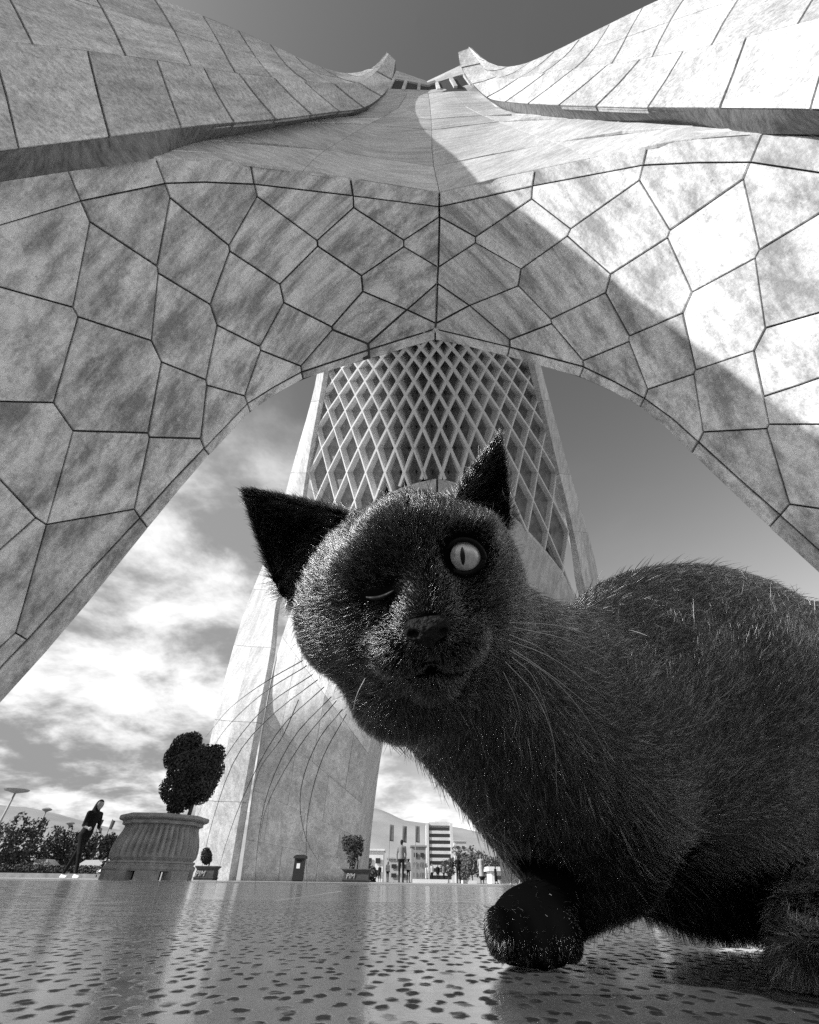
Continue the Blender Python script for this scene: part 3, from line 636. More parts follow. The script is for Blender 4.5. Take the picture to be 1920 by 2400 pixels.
# ------------------------------------------------------------------ implicit modelling: one continuous skin from blended volumes
class Field:
    def __init__(s, lo, hi, h, far=0.04):
        s.lo = np.array(lo, float); s.h = h; n = np.ceil((np.array(hi) - s.lo) / h).astype(int) + 1
        s.ax = [s.lo[i] + h * np.arange(n[i]) for i in range(3)]; s.f = np.full(n, far, np.float32); s.far = far
    def block(s, c0, c1, mg):
        sl = []; ax = []
        for i in range(3):
            a = int(np.clip(np.floor((min(c0[i], c1[i]) - mg - s.lo[i]) / s.h), 0, len(s.ax[i]) - 1)); b = int(np.clip(np.ceil((max(c0[i], c1[i]) + mg - s.lo[i]) / s.h) + 1, a + 1, len(s.ax[i])))
            sl.append(slice(a, b)); ax.append(s.ax[i][a:b])
        X, Y, Z = np.meshgrid(*ax, indexing='ij'); return tuple(sl), np.stack([X, Y, Z], -1).astype(np.float32)
    def put(s, sl, d, k, sub=False):
        a = s.f[sl]
        if sub: d = -d; h = np.maximum(k - np.abs(a - d), 0) / k; s.f[sl] = np.maximum(a, d) + h * h * k * 0.25
        else: h = np.maximum(k - np.abs(a - d), 0) / k; s.f[sl] = np.minimum(a, d) - h * h * k * 0.25
    def ell(s, c, r, k=0.012, rot=None, sub=False):
        c = np.array(c, float); r = np.array(r if hasattr(r, '__len__') else (r, r, r), float); m = r.max()
        sl, P = s.block(c, c, m + k + s.far * (0.6 if not sub else 0.1)); q = P - c.astype(np.float32)
        if rot is not None: q = q @ np.asarray(rot, np.float32)
        k0 = np.linalg.norm(q / r, axis=-1); k1 = np.linalg.norm(q / (r * r), axis=-1) + 1e-9
        d = np.where(k0 < 1e-4, -r.min(), k0 * (k0 - 1) / k1); s.put(sl, d, k, sub)
    def cap(s, a, b, ra, rb, k=0.012, sub=False):
        a = np.array(a, float); b = np.array(b, float); m = max(ra, rb)
        sl, P = s.block(a, b, m + k + s.far * 0.6); ab = b - a
        t = np.clip(((P - a) @ ab) / (ab @ ab), 0, 1); d = np.linalg.norm(P - a - t[..., None] * ab, axis=-1) - (ra + (rb - ra) * t); s.put(sl, d.astype(np.float32), k, sub)
    def mesh(s, smooth=2):
        f = s.f; ins = f < 0; n = f.shape
        C = np.zeros(tuple(k - 1 for k in n), np.uint8)
        offs = [(i, j, k) for i in (0, 1) for j in (0, 1) for k in (0, 1)]
        for o in offs: C += ins[o[0]:n[0] - 1 + o[0], o[1]:n[1] - 1 + o[1], o[2]:n[2] - 1 + o[2]]
        cells = np.argwhere((C > 0) & (C < 8)); idx = np.full(C.shape, -1, np.int64); idx[tuple(cells.T)] = np.arange(len(cells))
        vals = {o: f[cells[:, 0] + o[0], cells[:, 1] + o[1], cells[:, 2] + o[2]] for o in offs}
        acc = np.zeros((len(cells), 3)); cnt = np.zeros(len(cells))
        for o in offs:
            for a in range(3):
                if o[a]: continue
                o2 = list(o); o2[a] = 1; o2 = tuple(o2); va, vb = vals[o], vals[o2]; m = (va < 0) != (vb < 0)
                t = va[m] / (va[m] - vb[m]); p = np.tile(np.array(o, float), (m.sum(), 1)); p[:, a] += t; acc[m] += p; cnt[m] += 1
        V = s.lo + s.h * (cells + acc / np.maximum(cnt, 1)[:, None]); Q = []
        for a in range(3):
            sl0 = [slice(1, -1)] * 3; sl1 = [slice(1, -1)] * 3; sl0[a] = slice(0, -1); sl1[a] = slice(1, None)
            A = ins[tuple(sl0)]; B = ins[tuple(sl1)]; e = np.argwhere(A != B); sg = A[tuple(e.T)]
            e = e + np.array([0 if i == a else 1 for i in range(3)])
            u, v = [(1, 2), (2, 0), (0, 1)][a]; q = []
            for du, dv in ((0, 0), (-1, 0), (-1, -1), (0, -1)):
                g = e.copy(); g[:, u] += du; g[:, v] += dv; q.append(idx[tuple(g.T)])
            q = np.stack(q, 1); q[~sg] = q[~sg][:, ::-1]; Q.append(q)
        Q = np.concatenate(Q); Q = Q[(Q >= 0).all(1)]
        for _ in range(smooth):
            S = np.zeros_like(V); c = np.zeros(len(V))
            for i in range(4):
                a, b = Q[:, i], Q[:, (i + 1) % 4]; np.add.at(S, a, V[b]); np.add.at(S, b, V[a]); np.add.at(c, a, 1); np.add.at(c, b, 1)
            V = 0.5 * V + 0.5 * S / np.maximum(c, 1)[:, None]
        return V, Q
def np_mesh(name, V, Q, mats, parent=None, fm=None, smooth=True):
    me = bpy.data.meshes.new(name); k = Q.shape[1]
    me.vertices.add(len(V)); me.vertices.foreach_set('co', np.ascontiguousarray(V, np.float32).ravel())
    me.loops.add(Q.size); me.loops.foreach_set('vertex_index', np.ascontiguousarray(Q, np.int32).ravel())
    me.polygons.add(len(Q)); me.polygons.foreach_set('loop_start', np.arange(0, Q.size, k, dtype=np.int32))
    for m in (mats if isinstance(mats, (list, tuple)) else [mats]): me.materials.append(m)
    if fm is not None: me.polygons.foreach_set('material_index', np.asarray(fm, np.int32))
    me.update(calc_edges=True); me.validate()
    me.polygons.foreach_set('use_smooth', np.full(len(me.polygons), smooth))
    o = bpy.data.objects.new(name, me); link(o, parent); return o
# ------------------------------------------------------------------ the cat (modelled in the camera's axes, then set into the world)
def cm(px, py, d): return np.array([(px - 960) / F * d, -(py - 1200) / F * d, d])
def c2w(v): v = np.asarray(v, float); return CAM + v[..., 0:1] * RT + v[..., 1:2] * UP + v[..., 2:3] * FWD
def roll2(a): c, s_ = math.cos(math.radians(a)), math.sin(math.radians(a)); return np.array([[c, -s_, 0], [s_, c, 0], [0, 0, 1.0]])
HR = roll2(14)
cat_base = c2w(cm(1245, 2240, 0.2)); cat_base[2] = 0.0
cat = empty('cat', tuple(cat_base), 'black cat crouching on the paving, one eye wide open and the other shut', 'cat')
def black(name, col, rough, spec=0.3):
    return mat(name, col, rough, spec)
M_SKIN = black('black_undercoat', 0.003, 0.9, 0.0)
f = Field((-0.12, -0.27, 0.125), (0.52, 0.075, 0.60), 0.0021, 0.06)
E = lambda px, py, d, r, k=0.012, rot=HR, sub=False: f.ell(cm(px, py, d), r, k, rot, sub)
Cp = lambda a, b, ra, rb, k=0.012, sub=False: f.cap(cm(*a), cm(*b), ra, rb, k, sub)
# trunk, shoulders, haunch
E(1690, 1580, 0.395, (0.100, 0.092, 0.085), 0.05, roll2(-4))
E(1570, 1565, 0.370, (0.078, 0.078, 0.072), 0.05)
E(1500, 1640, 0.345, (0.070, 0.078, 0.066), 0.05)
E(1930, 1640, 0.43, (0.10, 0.095, 0.09), 0.05)
E(1370, 1690, 0.30, (0.052, 0.065, 0.050), 0.045)
E(1520, 1600, 0.318, (0.048, 0.054, 0.046), 0.022)
E(1690, 1590, 0.345, (0.060, 0.060, 0.050), 0.022)
E(1480, 1740, 0.312, (0.046, 0.055, 0.044), 0.03)              # shoulder blade
E(1590, 1870, 0.35, (0.085, 0.070, 0.075), 0.05)                # ribcage towards the belly
Cp((1560, 1960, 0.34), (1840, 2030, 0.37), 0.066, 0.060, 0.04)
E(1905, 1790, 0.345, (0.062, 0.085, 0.055), 0.016, roll2(10))   # thigh
Cp((1890, 1960, 0.335), (1960, 2090, 0.30), 0.045, 0.028, 0.015)
Cp((1985, 2120, 0.285), (1935, 2225, 0.215), 0.026, 0.021, 0.012)     # hind foot
Cp((1935, 2225, 0.215), (1925, 2290, 0.165), 0.020, 0.015, 0.010)
Cp((2040, 1700, 0.47), (2300, 1960, 0.50), 0.07, 0.02, 0.02)
# neck and chest
Cp((1010, 1440, 0.250), (1330, 1700, 0.300), 0.046, 0.060, 0.04)
Cp((1100, 1620, 0.250), (1330, 1880, 0.275), 0.040, 0.050, 0.035)
# fore legs
Cp((1370, 1800, 0.275), (1410, 1990, 0.262), 0.038, 0.026, 0.018)
Cp((1400, 1990, 0.262), (1320, 2130, 0.232), 0.021, 0.014, 0.012)
E(1250, 2170, 0.216, (0.0225, 0.0130, 0.020), 0.008)
for k, (dx, dy) in enumerate(((-78, 36), (-28, 48), (26, 50), (76, 40))): E(1250 + dx, 2150 + dy, 0.203, (0.0076, 0.0086, 0.0115), 0.003)
for dx in (-54, -1, 52): Cp((1250 + dx, 2160, 0.190), (1250 + dx, 2240, 0.188), 0.0034, 0.0034, 0.004, True)
Cp((1420, 1960, 0.33), (1390, 2140, 0.300), 0.024, 0.015, 0.012); E(1360, 2150, 0.290, (0.017, 0.014, 0.019), 0.008)
# head
E(962, 1345, 0.220, (0.0535, 0.0390, 0.046), 0.012)
E(842, 1448, 0.221, (0.0305, 0.0305, 0.030), 0.014)
E(872, 1470, 0.196, (0.017, 0.013, 0.014), 0.010)
E(1100, 1425, 0.219, (0.0290, 0.0310, 0.028), 0.014)
E(1110, 1420, 0.196, (0.015, 0.013, 0.013), 0.010)
E(975, 1590, 0.222, (0.034, 0.026, 0.034), 0.016)
E(1000, 1505, 0.197, (0.0270, 0.0180, 0.024), 0.016)
E(946, 1524, 0.1745, (0.0128, 0.0098, 0.0110), 0.010); E(1068, 1510, 0.1745, (0.0128, 0.0098, 0.0110), 0.010)
Cp((975, 1265, 0.186), (1000, 1448, 0.1665), 0.0150, 0.0112, 0.012)
E(1020, 1588, 0.1830, (0.0105, 0.0085, 0.011), 0.008)
E(1092, 1240, 0.1890, (0.0140, 0.0075, 0.012), 0.012); E(872, 1322, 0.1900, (0.0160, 0.0080, 0.012), 0.012)
E(950, 1235, 0.1900, (0.020, 0.014, 0.016), 0.012)
E(1087, 1303, 0.1690, 0.0086, 0.003, None, True)
E(888, 1374, 0.1630, (0.0115, 0.0065, 0.0095), 0.012, HR, True)
E(890, 1390, 0.1825, (0.0085, 0.0058, 0.0085), 0.005)
Cp((1003, 1500, 0.1640), (1012, 1556, 0.1680), 0.0015, 0.0015, 0.002, True); Cp((1012, 1562, 0.1690), (930, 1596, 0.1740), 0.0020, 0.0014, 0.002, True); Cp((1012, 1562, 0.1690), (1100, 1574, 0.1740), 0.0020, 0.0014, 0.002, True)
def ear(base, tip, w, face, thick):
    """a pointed cup: flattened cone with a scoop on its open side"""
    b = cm(*base); t = cm(*tip); ax = t - b; Ln = np.linalg.norm(ax); ax /= Ln
    n = np.array(face, float); n -= (n @ ax) * ax; n /= np.linalg.norm(n); u = np.cross(ax, n)
    sl, P = f.block(np.minimum(b, t) - w, np.maximum(b, t) + w, 0.01); q = P - b
    h = (q @ ax) / Ln; x = q @ u; y = q @ n; hh = np.clip(h, -0.4, 1)
    R = w * np.maximum(1 - np.maximum(hh, 0) ** 1.12, 0.02) * np.where(hh < 0, 1 + 0.25 * hh, 1)
    back = np.sqrt(x * x + (y * 1.55) ** 2) - R
    inner = np.sqrt(x * x + ((y - 0.004) * 1.35) ** 2) - (R - thick); open_ = y + 0.004
    shell = np.maximum(back * 0.75, np.maximum(-inner * 0.75, open_ - 0.006))
    shell = np.maximum(np.maximum(shell, (h - 1) * Ln), (-0.35 - h) * Ln); f.put(sl, shell.astype(np.float32), 0.005)
ear((744, 1302, 0.224), (558, 1136, 0.216), 0.0300, (-0.25, 0.1, -1.0), 0.0030)
ear((1126, 1208, 0.226), (1177, 998, 0.220), 0.0215, (0.55, -0.1, -1.0), 0.0030)
CV, CQ = f.mesh(3)
CW = c2w(CV); CW[:, 2] = np.maximum(CW[:, 2], 0.0006)
body = np_mesh('body', CW - cat_base, CQ, M_SKIN, cat)

# --- fur: strands rooted on the skin, combed along a flow field
def fur_material():
    m = bpy.data.materials.new('black_fur'); m.use_nodes = True; N = m.node_tree.nodes; L = m.node_tree.links; N.clear()
    out = N.new('ShaderNodeOutputMaterial'); h = N.new('ShaderNodeBsdfHairPrincipled'); h.parametrization = 'COLOR'
    h.inputs['Color'].default_value = (0.006, 0.006, 0.006, 1); h.inputs['Roughness'].default_value = 0.11; h.inputs['Radial Roughness'].default_value = 0.24
    h.inputs['Random Roughness'].default_value = 0.3; h.inputs['Coat'].default_value = 0.0; h.inputs['IOR'].default_value = 1.64
    hi = N.new('ShaderNodeHairInfo'); pw = N.new('ShaderNodeMath'); pw.operation = 'POWER'; L.new(hi.outputs['Random'], pw.inputs[0]); pw.inputs[1].default_value = 7.0
    mr = N.new('ShaderNodeMapRange'); L.new(pw.outputs[0], mr.inputs[0]); mr.inputs[3].default_value = 0.001; mr.inputs[4].default_value = 0.30  # rare pale strands: glints painted into the strand colour
    cc = N.new('ShaderNodeCombineColor'); [L.new(mr.outputs[0], cc.inputs[i]) for i in range(3)]; L.new(cc.outputs[0], h.inputs['Color'])
    L.new(h.outputs[0], out.inputs[0]); return m
M_FUR = fur_material()
def smooth01(x): x = np.clip(x, 0, 1); return x * x * (3 - 2 * x)
EYE_C = cm(1087, 1303, 0.1815)
FLOW = [  # px, py, depth, image direction (right, up), away from lens, length mm, lift
 (1330, 1440, .28, 1, .10, .3, 13, .30), (1420, 1400, .32, .9, .40, .2, 14, .35), (1520, 1370, .35, .85, .55, .1, 17, .42), (1660, 1340, .38, .75, .70, 0, 19, .45), (1800, 1370, .40, .85, .45, 0, 16, .4), (1920, 1420, .42, .9, .2, 0, 14, .35),
 (1500, 1560, .29, .66, .75, 0, 14, .28), (1620, 1600, .31, .66, .75, 0, 15, .28), (1400, 1600, .26, .85, .45, .1, 13, .28), (1480, 1750, .27, .74, .67, 0, 14, .28), (1600, 1800, .28, .74, .67, 0, 14, .28), (1420, 1900, .25, .8, -.55, 0, 16, .3), (1540, 1930, .28, .93, -.3, 0, 15, .3),
 (1240, 1700, .26, .75, -.6, .2, 15, .3), (1160, 1800, .25, .15, -1, 0, 16, .4), (1060, 1720, .24, -.1, -1, .1, 14, .4), (1250, 1900, .25, .25, -1, 0, 18, .35), (1330, 2010, .25, .1, -1, 0, 19, .3), (1410, 2020, .24, .3, -.95, 0, 17, .3),
 (1300, 2120, .21, -.1, -.9, -.2, 6, .3), (1240, 2165, .18, -.15, -.7, -.5, 3.6, .30), (1200, 2200, .18, -.4, -.8, -.3, 3.4, .3), (1780, 1560, .33, .66, .75, 0, 13, .3), (1880, 1700, .31, .74, .67, 0, 13, .3), (1800, 1850, .31, .85, -.35, 0, 13, .3), (1900, 1950, .30, .6, -.8, 0, 12, .3),
 (1600, 2120, .30, .4, -.9, 0, 17, .35), (1720, 2200, .30, .3, -.95, 0, 16, .35), (1480, 2090, .29, .2, -1, 0, 15, .35), (1885, 2200, .22, -.3, -.7, -.4, 7, .35)]
def fur(count, seed):
    rg = np.random.default_rng(seed)
    T = np.concatenate([CQ[:, [0, 1, 2]], CQ[:, [0, 2, 3]]]); A, B, Cc = CV[T[:, 0]], CV[T[:, 1]], CV[T[:, 2]]
    fn = np.cross(B - A, Cc - A); ar = np.linalg.norm(fn, axis=1) / 2
    vn = np.zeros_like(CV)
    for i in range(3): np.add.at(vn, T[:, i], fn)
    vn /= np.linalg.norm(vn, axis=1, keepdims=True) + 1e-12
    ctr = (A + B + Cc) / 3; fnn = fn / (2 * ar[:, None] + 1e-12)
    vis = np.sum(-ctr * fnn, 1) / np.linalg.norm(ctr, axis=1)
    px = 960 + F * ctr[:, 0] / ctr[:, 2]; py = 1200 - F * ctr[:, 1] / ctr[:, 2]
    w = ar / ctr[:, 2] ** 2.0 * np.where(vis > -0.35, 1.0, 0.22) * np.where((px > -100) & (px < 2020) & (py < 2500), 1.0, 0.25)
    w /= w.sum(); ti = rg.choice(len(T), count, p=w); a = rg.random((count, 2)); fl = a.sum(1) > 1; a[fl] = 1 - a[fl]
    wa = np.stack([1 - a.sum(1), a[:, 0], a[:, 1]], 1)
    P = (CV[T[ti]] * wa[..., None]).sum(1); Nn = (vn[T[ti]] * wa[..., None]).sum(1); Nn /= np.linalg.norm(Nn, axis=1, keepdims=True) + 1e-9
    px = 960 + F * P[:, 0] / P[:, 2]; py = 1200 - F * P[:, 1] / P[:, 2]
    # flow
    fl_ = np.array(FLOW); fp = np.array([cm(*r[:3]) for r in FLOW]); D2 = ((P[:, None] - fp) ** 2).sum(2)
    W = np.exp(-D2 / (2 * 0.035 ** 2)) + 1e-7 / (D2 + 1e-4); W /= W.sum(1, keepdims=True)
    D = W @ fl_[:, 3:6]; Lg = W @ fl_[:, 6] * 0.74; Lift = W @ fl_[:, 7] * 0.78
    nose = cm(1002, 1462, 0.150); rad = P - nose; rl = np.linalg.norm(rad, axis=1); rad /= rl[:, None]
    hc = cm(962, 1370, 0.218); hd = np.linalg.norm((P - hc) / np.array([1.0, 1.0, 1.15]), axis=1)
    wh = 1 - smooth01((hd - 0.050) / 0.025)
    wh = np.maximum(wh, ((px < 800) & (py < 1400)) * 1.0); wh = np.maximum(wh, ((px > 1030) & (px < 1260) & (py < 1240) & (P[:, 2] < 0.25)) * 1.0)
    Lh = np.interp(rl, [0, 0.012, 0.03, 0.055, 0.085, 0.11], [1.8, 2.6, 3.6, 5.0, 7.5, 9.0]); lifth = np.interp(rl, [0, 0.03, 0.08], [0.34, 0.30, 0.32])
    low = smooth01((py - 1590) / 120) * (P[:, 2] < 0.26); Lh = Lh + 5 * low * wh; 
    D = D * (1 - wh)[:, None] + rad * wh[:, None]; Lg = Lg * (1 - wh) + Lh * wh; Lift = Lift * (1 - wh) + lifth * wh
    # ears: short fur running to the tip, long tufts at the inner base
    for (bx, by, bd), (tx, ty, td) in (((744, 1302, .224), (558, 1136, .216)), ((1126, 1208, .226), (1177, 998, .22))):
        b_ = cm(bx, by, bd); t_ = cm(tx, ty, td); ax = t_ - b_; Ln = np.linalg.norm(ax); ax /= Ln; h = ((P - b_) @ ax) / Ln; rr = np.linalg.norm(P - b_ - np.outer(h * Ln, ax), axis=1)
        e = smooth01((h - 0.02) / 0.25) * (rr < 0.034)
        D = D * (1 - e)[:, None] + (ax + 0.3 * rad) * e[:, None]; Lg = Lg * (1 - e) + (4.2 + 5.0 * (1 - np.clip(h, 0, 1)) ** 2) * e; Lift = Lift * (1 - e) + 0.30 * e
    for q, rr_, ln in ((cm(1250, 2175, 0.214), 0.034, 2.6), (cm(1360, 2150, 0.29), 0.03, 3.5), (cm(1930, 2260, 0.19), 0.04, 4.0)):
        e = 1 - smooth01((np.linalg.norm(P - q, axis=1) - rr_ * 0.7) / (rr_ * 0.5)); Lg = Lg * (1 - e) + ln * e; Lift = Lift * (1 - 0.65 * e)
    # clumps and strays
    def cell(sz, amp):
        k = np.floor(P / sz).astype(np.int64); hsh = (k[:, 0] * 73856093 ^ k[:, 1] * 19349663 ^ k[:, 2] * 83492791) % 100003
        tb = rg.normal(0, amp, (100003, 3)); return tb[hsh]
    D = D / (np.linalg.norm(D, axis=1, keepdims=True) + 1e-9) + cell(0.0045, 0.13) + cell(0.012, 0.10) + rg.normal(0, 0.25, (count, 3))
    stray = rg.random(count) < 0.012; Lift = Lift * rg.uniform(0.6, 1.35, count) + stray * 0.35; Lg = Lg * rg.uniform(0.62, 1.2, count) * np.where(stray, 1.45, 1.0)
    D -= np.sum(D * Nn, 1, keepdims=True) * Nn; D /= np.linalg.norm(D, axis=1, keepdims=True) + 1e-9
    # keep the open eye, the nose leather clear
    ed = np.hypot(px - 1087, py - 1303); keep = ~((ed < 47) & (P[:, 2] < 0.2)); keep &= ~((np.hypot((px - 1001) / 1.5, py - 1474) < 30) & (P[:, 2] < 0.17))
    sx_, sy_ = 66.0, -16.0; tq = np.clip(((px - 858) * sx_ + (py - 1400) * sy_) / (sx_ ** 2 + sy_ ** 2), 0, 1); sd_ = np.hypot(px - 858 - tq * sx_, py - 1400 - tq * sy_); keep &= ~((sd_ < 8) & (P[:, 2] < 0.2)); Lg = np.where((sd_ < 34) & (P[:, 2] < 0.2), np.minimum(Lg, 1.5 + sd_ * 0.05), Lg)
    Lg = np.where((ed < 75) & (P[:, 2] < 0.2), np.minimum(Lg, 1.6 + (ed - 47) * 0.06), Lg)
    P, Nn, D, Lg, Lift = P[keep], Nn[keep], D[keep], Lg[keep] / 1000, Lift[keep]; n = len(P); K = 5
    t = np.linspace(0, 1, K); pts = np.zeros((n, K, 3))
    bend = rg.uniform(0.25, 0.75, n)
    for i, u in enumerate(t):
        up = Lift * u * (1 - bend * 0.55 * u); pts[:, i] = P + Lg[:, None] * (D * (u * (1 - 0.12 * Lift))[:, None] + Nn * up[:, None]) - Nn * 0.0004
    wpts = c2w(pts); gz = wpts[..., 2]; wpts[..., 2] = np.where(gz < 0.0006, 0.0006 + rg.uniform(0, 0.0006, gz.shape), gz)
    rad_ = np.clip(0.000135 * (P[:, 2] / 0.2) ** 0.7 * (Lg / 0.010) ** 0.2 * rg.uniform(0.6, 1.3, n) * (1 - 0.3 * wh[keep]), 0.00007, 0.00034)
    R = rad_[:, None] * np.array([0.9, 1.0, 0.85, 0.55, 0.08])
    hc_ = bpy.data.hair_curves.new('fur'); hc_.add_curves([K] * n)
    hc_.attributes['position'].data.foreach_set('vector', np.ascontiguousarray(wpts - cat_base, np.float32).ravel())
    ra = hc_.attributes.get('radius') or hc_.attributes.new('radius', 'FLOAT', 'POINT'); ra.data.foreach_set('value', np.ascontiguousarray(R, np.float32).ravel())
    hc_.materials.append(M_FUR); o = bpy.data.objects.new('fur', hc_); link(o, cat); o['kind'] = 'stuff'; return o
fur(430000, 5)

# --- open eye with slit pupil
def eye():
    m = bpy.data.materials.new('pale_iris'); m.use_nodes = True; N = m.node_tree.nodes; L = m.node_tree.links; b = N['Principled BSDF']
    b.inputs['Roughness'].default_value = 0.12; b.inputs['Specular IOR Level'].default_value = 0.5; b.inputs['Coat Weight'].default_value = 1.0; b.inputs['Coat Roughness'].default_value = 0.03
    tc = N.new('ShaderNodeTexCoord'); ln = N.new('ShaderNodeVectorMath'); ln.operation = 'LENGTH'; ml = N.new('ShaderNodeVectorMath'); ml.operation = 'MULTIPLY'; ml.inputs[1].default_value = (1, 1, 0)
    L.new(tc.outputs['Object'], ml.inputs[0]); L.new(ml.outputs[0], ln.inputs[0])
    rp = N.new('ShaderNodeValToRGB'); e = rp.color_ramp.elements; e[0].position = 0.0; e[0].color = (.36, .36, .36, 1); e[1].position = 1.0; e[1].color = (.02, .02, .02, 1)
    for p_, c_ in ((0.30, .46), (0.55, .58), (0.74, .50), (0.90, .08)):
        q = e.new(p_); q.color = (c_, c_, c_, 1)
    mr = N.new('ShaderNodeMapRange'); mr.inputs[2].default_value = 0.0085; L.new(ln.outputs[1], mr.inputs[0]); 
    no = N.new('ShaderNodeTexNoise'); no.inputs['Scale'].default_value = 420; no.inputs['Detail'].default_value = 4; L.new(tc.outputs['Object'], no.inputs['Vector'])
    mx = N.new('ShaderNodeMix'); mx.data_type = 'RGBA'; mx.blend_type = 'MULTIPLY'; mx.inputs[0].default_value = 0.45; L.new(mr.outputs[0], rp.inputs[0]); L.new(rp.outputs[0], mx.inputs[6])
    bw = N.new('ShaderNodeValToRGB'); bw.color_ramp.elements[0].color = (.45, .45, .45, 1); bw.color_ramp.elements[1].color = (1.2, 1.2, 1.2, 1); bw.color_ramp.elements[0].position = .35; bw.color_ramp.elements[1].position = .65
    L.new(no.outputs[0], bw.inputs[0]); L.new(bw.outputs[0], mx.inputs[7]); L.new(mx.outputs[2], b.inputs['Base Color'])
    r = 0.0084; mb = MB(); prof = [(max(1e-5, r * math.sin(a)), -r * math.cos(a)) for a in np.linspace(0.02, math.pi - 0.02, 24)]
    mb.lathe(prof, 32); o = mb.build('eye', m, cat, True)
    w = c2w(EYE_C); o.location = tuple(w - cat_base); d = CAM - w; d = d / np.linalg.norm(d)
    q = Vector(d).to_track_quat('Z', 'Y'); o.rotation_mode = 'QUATERNION'; o.rotation_quaternion = q
    # slit pupil lying on the eyeball
    Q = q.to_matrix().inverted(); upv = np.array(Q @ Vector(UP)); rtv = np.array(Q @ Vector(RT)); V = []; a0 = math.radians(4)
    for sc in (1.0, 0.8, 0.6, 0.4, 0.2, 0.01):
        for k in range(28):
            a = 2 * math.pi * k / 28; hx = sc * 0.0010 * math.copysign(abs(math.cos(a)) ** 1.3, math.cos(a)); hy = sc * 0.0038 * math.sin(a)
            p = rtv * (hx * math.cos(a0) - hy * math.sin(a0) - 0.0004) + upv * (hx * math.sin(a0) + hy * math.cos(a0)); p[2] = 0; p[2] = math.sqrt((r + (0.00010 if sc < 1 else 0.0)) ** 2 - p @ p); V.append(p)
    Fc = [(c * 28 + k, c * 28 + (k + 1) % 28, (c + 1) * 28 + (k + 1) % 28, (c + 1) * 28 + k) for c in range(5) for k in range(28)] + [tuple(5 * 28 + k for k in range(28))]
    pm = mat('pupil_black', 0.002, 0.1, 0.5); mesh_obj('pupil', V, Fc, pm, o)
eye()
def eyelid():
    V = []; w = []
    for k in range(40):
        a = 2 * math.pi * k / 40; q = 1 + 0.10 * abs(math.cos(a)) ** 6; w.append(c2w(cm(1087 + 43.5 * q * math.cos(a - 0.2), 1303 - 41 * math.sin(a - 0.2) * (0.94 if math.sin(a) > 0 else 1.0), 0.1748 + 0.0010 * abs(math.cos(a)))) - cat_base)
    mb = MB(); mb.tube(w + [w[0]], 0.00115, 8); mb.build('eyelid', mat('eyelid_skin', 0.003, 0.6, 0.15), cat, True)
eyelid()
def shut_eye():                               # the other eye is shut: a glossy lid seam lying on the skin
    q = 960 + F * CV[:, 0] / CV[:, 2]; r = 1200 - F * CV[:, 1] / CV[:, 2]; w = []
    for t in np.linspace(0, 1, 13):
        x, y = 858 + 66 * t, 1400 - 16 * t + 9 * math.sin(math.pi * t); d = CV[(np.hypot(q - x, r - y) < 14), 2].min(); w.append(c2w(cm(x, y, d + 0.0002)) - cat_base)
    mb = MB(); mb.tube(w, [0.0004 + 0.0007 * math.sin(math.pi * k / 12) for k in range(13)], 6); mb.build('closed_eyelid', mat('lid_seam', 0.008, 0.55, 0.2), cat, True)
shut_eye()
# --- nose leather
def nose():
    g = Field((-0.02, -0.075, 0.135), (0.035, -0.015, 0.18), 0.0007, 0.01)
    e = lambda px, py, d, r, k=0.003, sub=False: g.ell(cm(px, py, d), r, k, HR, sub)
    e(1000, 1468, 0.1580, (0.0080, 0.0044, 0.0054)); e(1002, 1488, 0.1580, (0.0034, 0.0046, 0.0048)); e(970, 1477, 0.1580, (0.0032, 0.0032, 0.0038)); e(1033, 1471, 0.1580, (0.0032, 0.0032, 0.0038))
    e(968, 1488, 0.1535, (0.0022, 0.0014, 0.003), 0.001, True); e(1040, 1482, 0.1535, (0.0022, 0.0014, 0.003), 0.001, True)
    V, Q = g.mesh(1); np_mesh('nose', c2w(V) - cat_base, Q, mat('nose_leather', 0.016, 0.75, 0.2, 0.6, 260, 0.9, bscale=420), cat)
nose()
# --- whiskers
M_WHISK = mat('whisker', 0.03, 0.35, 0.5); M_WHISKW = mat('pale_whisker', 0.5, 0.35, 0.5)
WL = ['710,1548 626,1596 539,1660 481,1729', '733,1581 626,1654 528,1775 461,1918', '745,1593 640,1674 562,1761 501,1915 461,2094', '760,1610 661,1703 586,1833 525,1993 501,2097', '777,1633 690,1726 626,1862 603,1993 597,2097',
      '789,1642 704,1746 620,1906 606,1990', '803,1662 748,1732 704,1862 719,1970 754,2031', '812,1674 757,1775 722,1906 719,2080', '720,1560 610,1630 520,1720 480,1790', '700,1640 660,1730 610,1800 585,1900']
WR = ['1194,1459 1305,1466 1380,1487 1452,1510', '1194,1487 1273,1524 1333,1593', '1194,1524 1287,1584 1380,1691 1435,1802', '1199,1519 1305,1593 1380,1653 1463,1714', '1185,1551 1255,1630 1296,1728 1306,1876', '1204,1470 1330,1500 1408,1538 1470,1585', '1180,1575 1213,1649 1222,1700', '1200,1540 1245,1580 1278,1658 1300,1740', '1190,1500 1290,1540 1400,1620 1450,1665']
WB = ['1010,1160 985,1085 950,1000', '790,1190 760,1155 735,1110', '1000,1165 1010,1120 1015,1080', '770,1195 745,1160 715,1140']
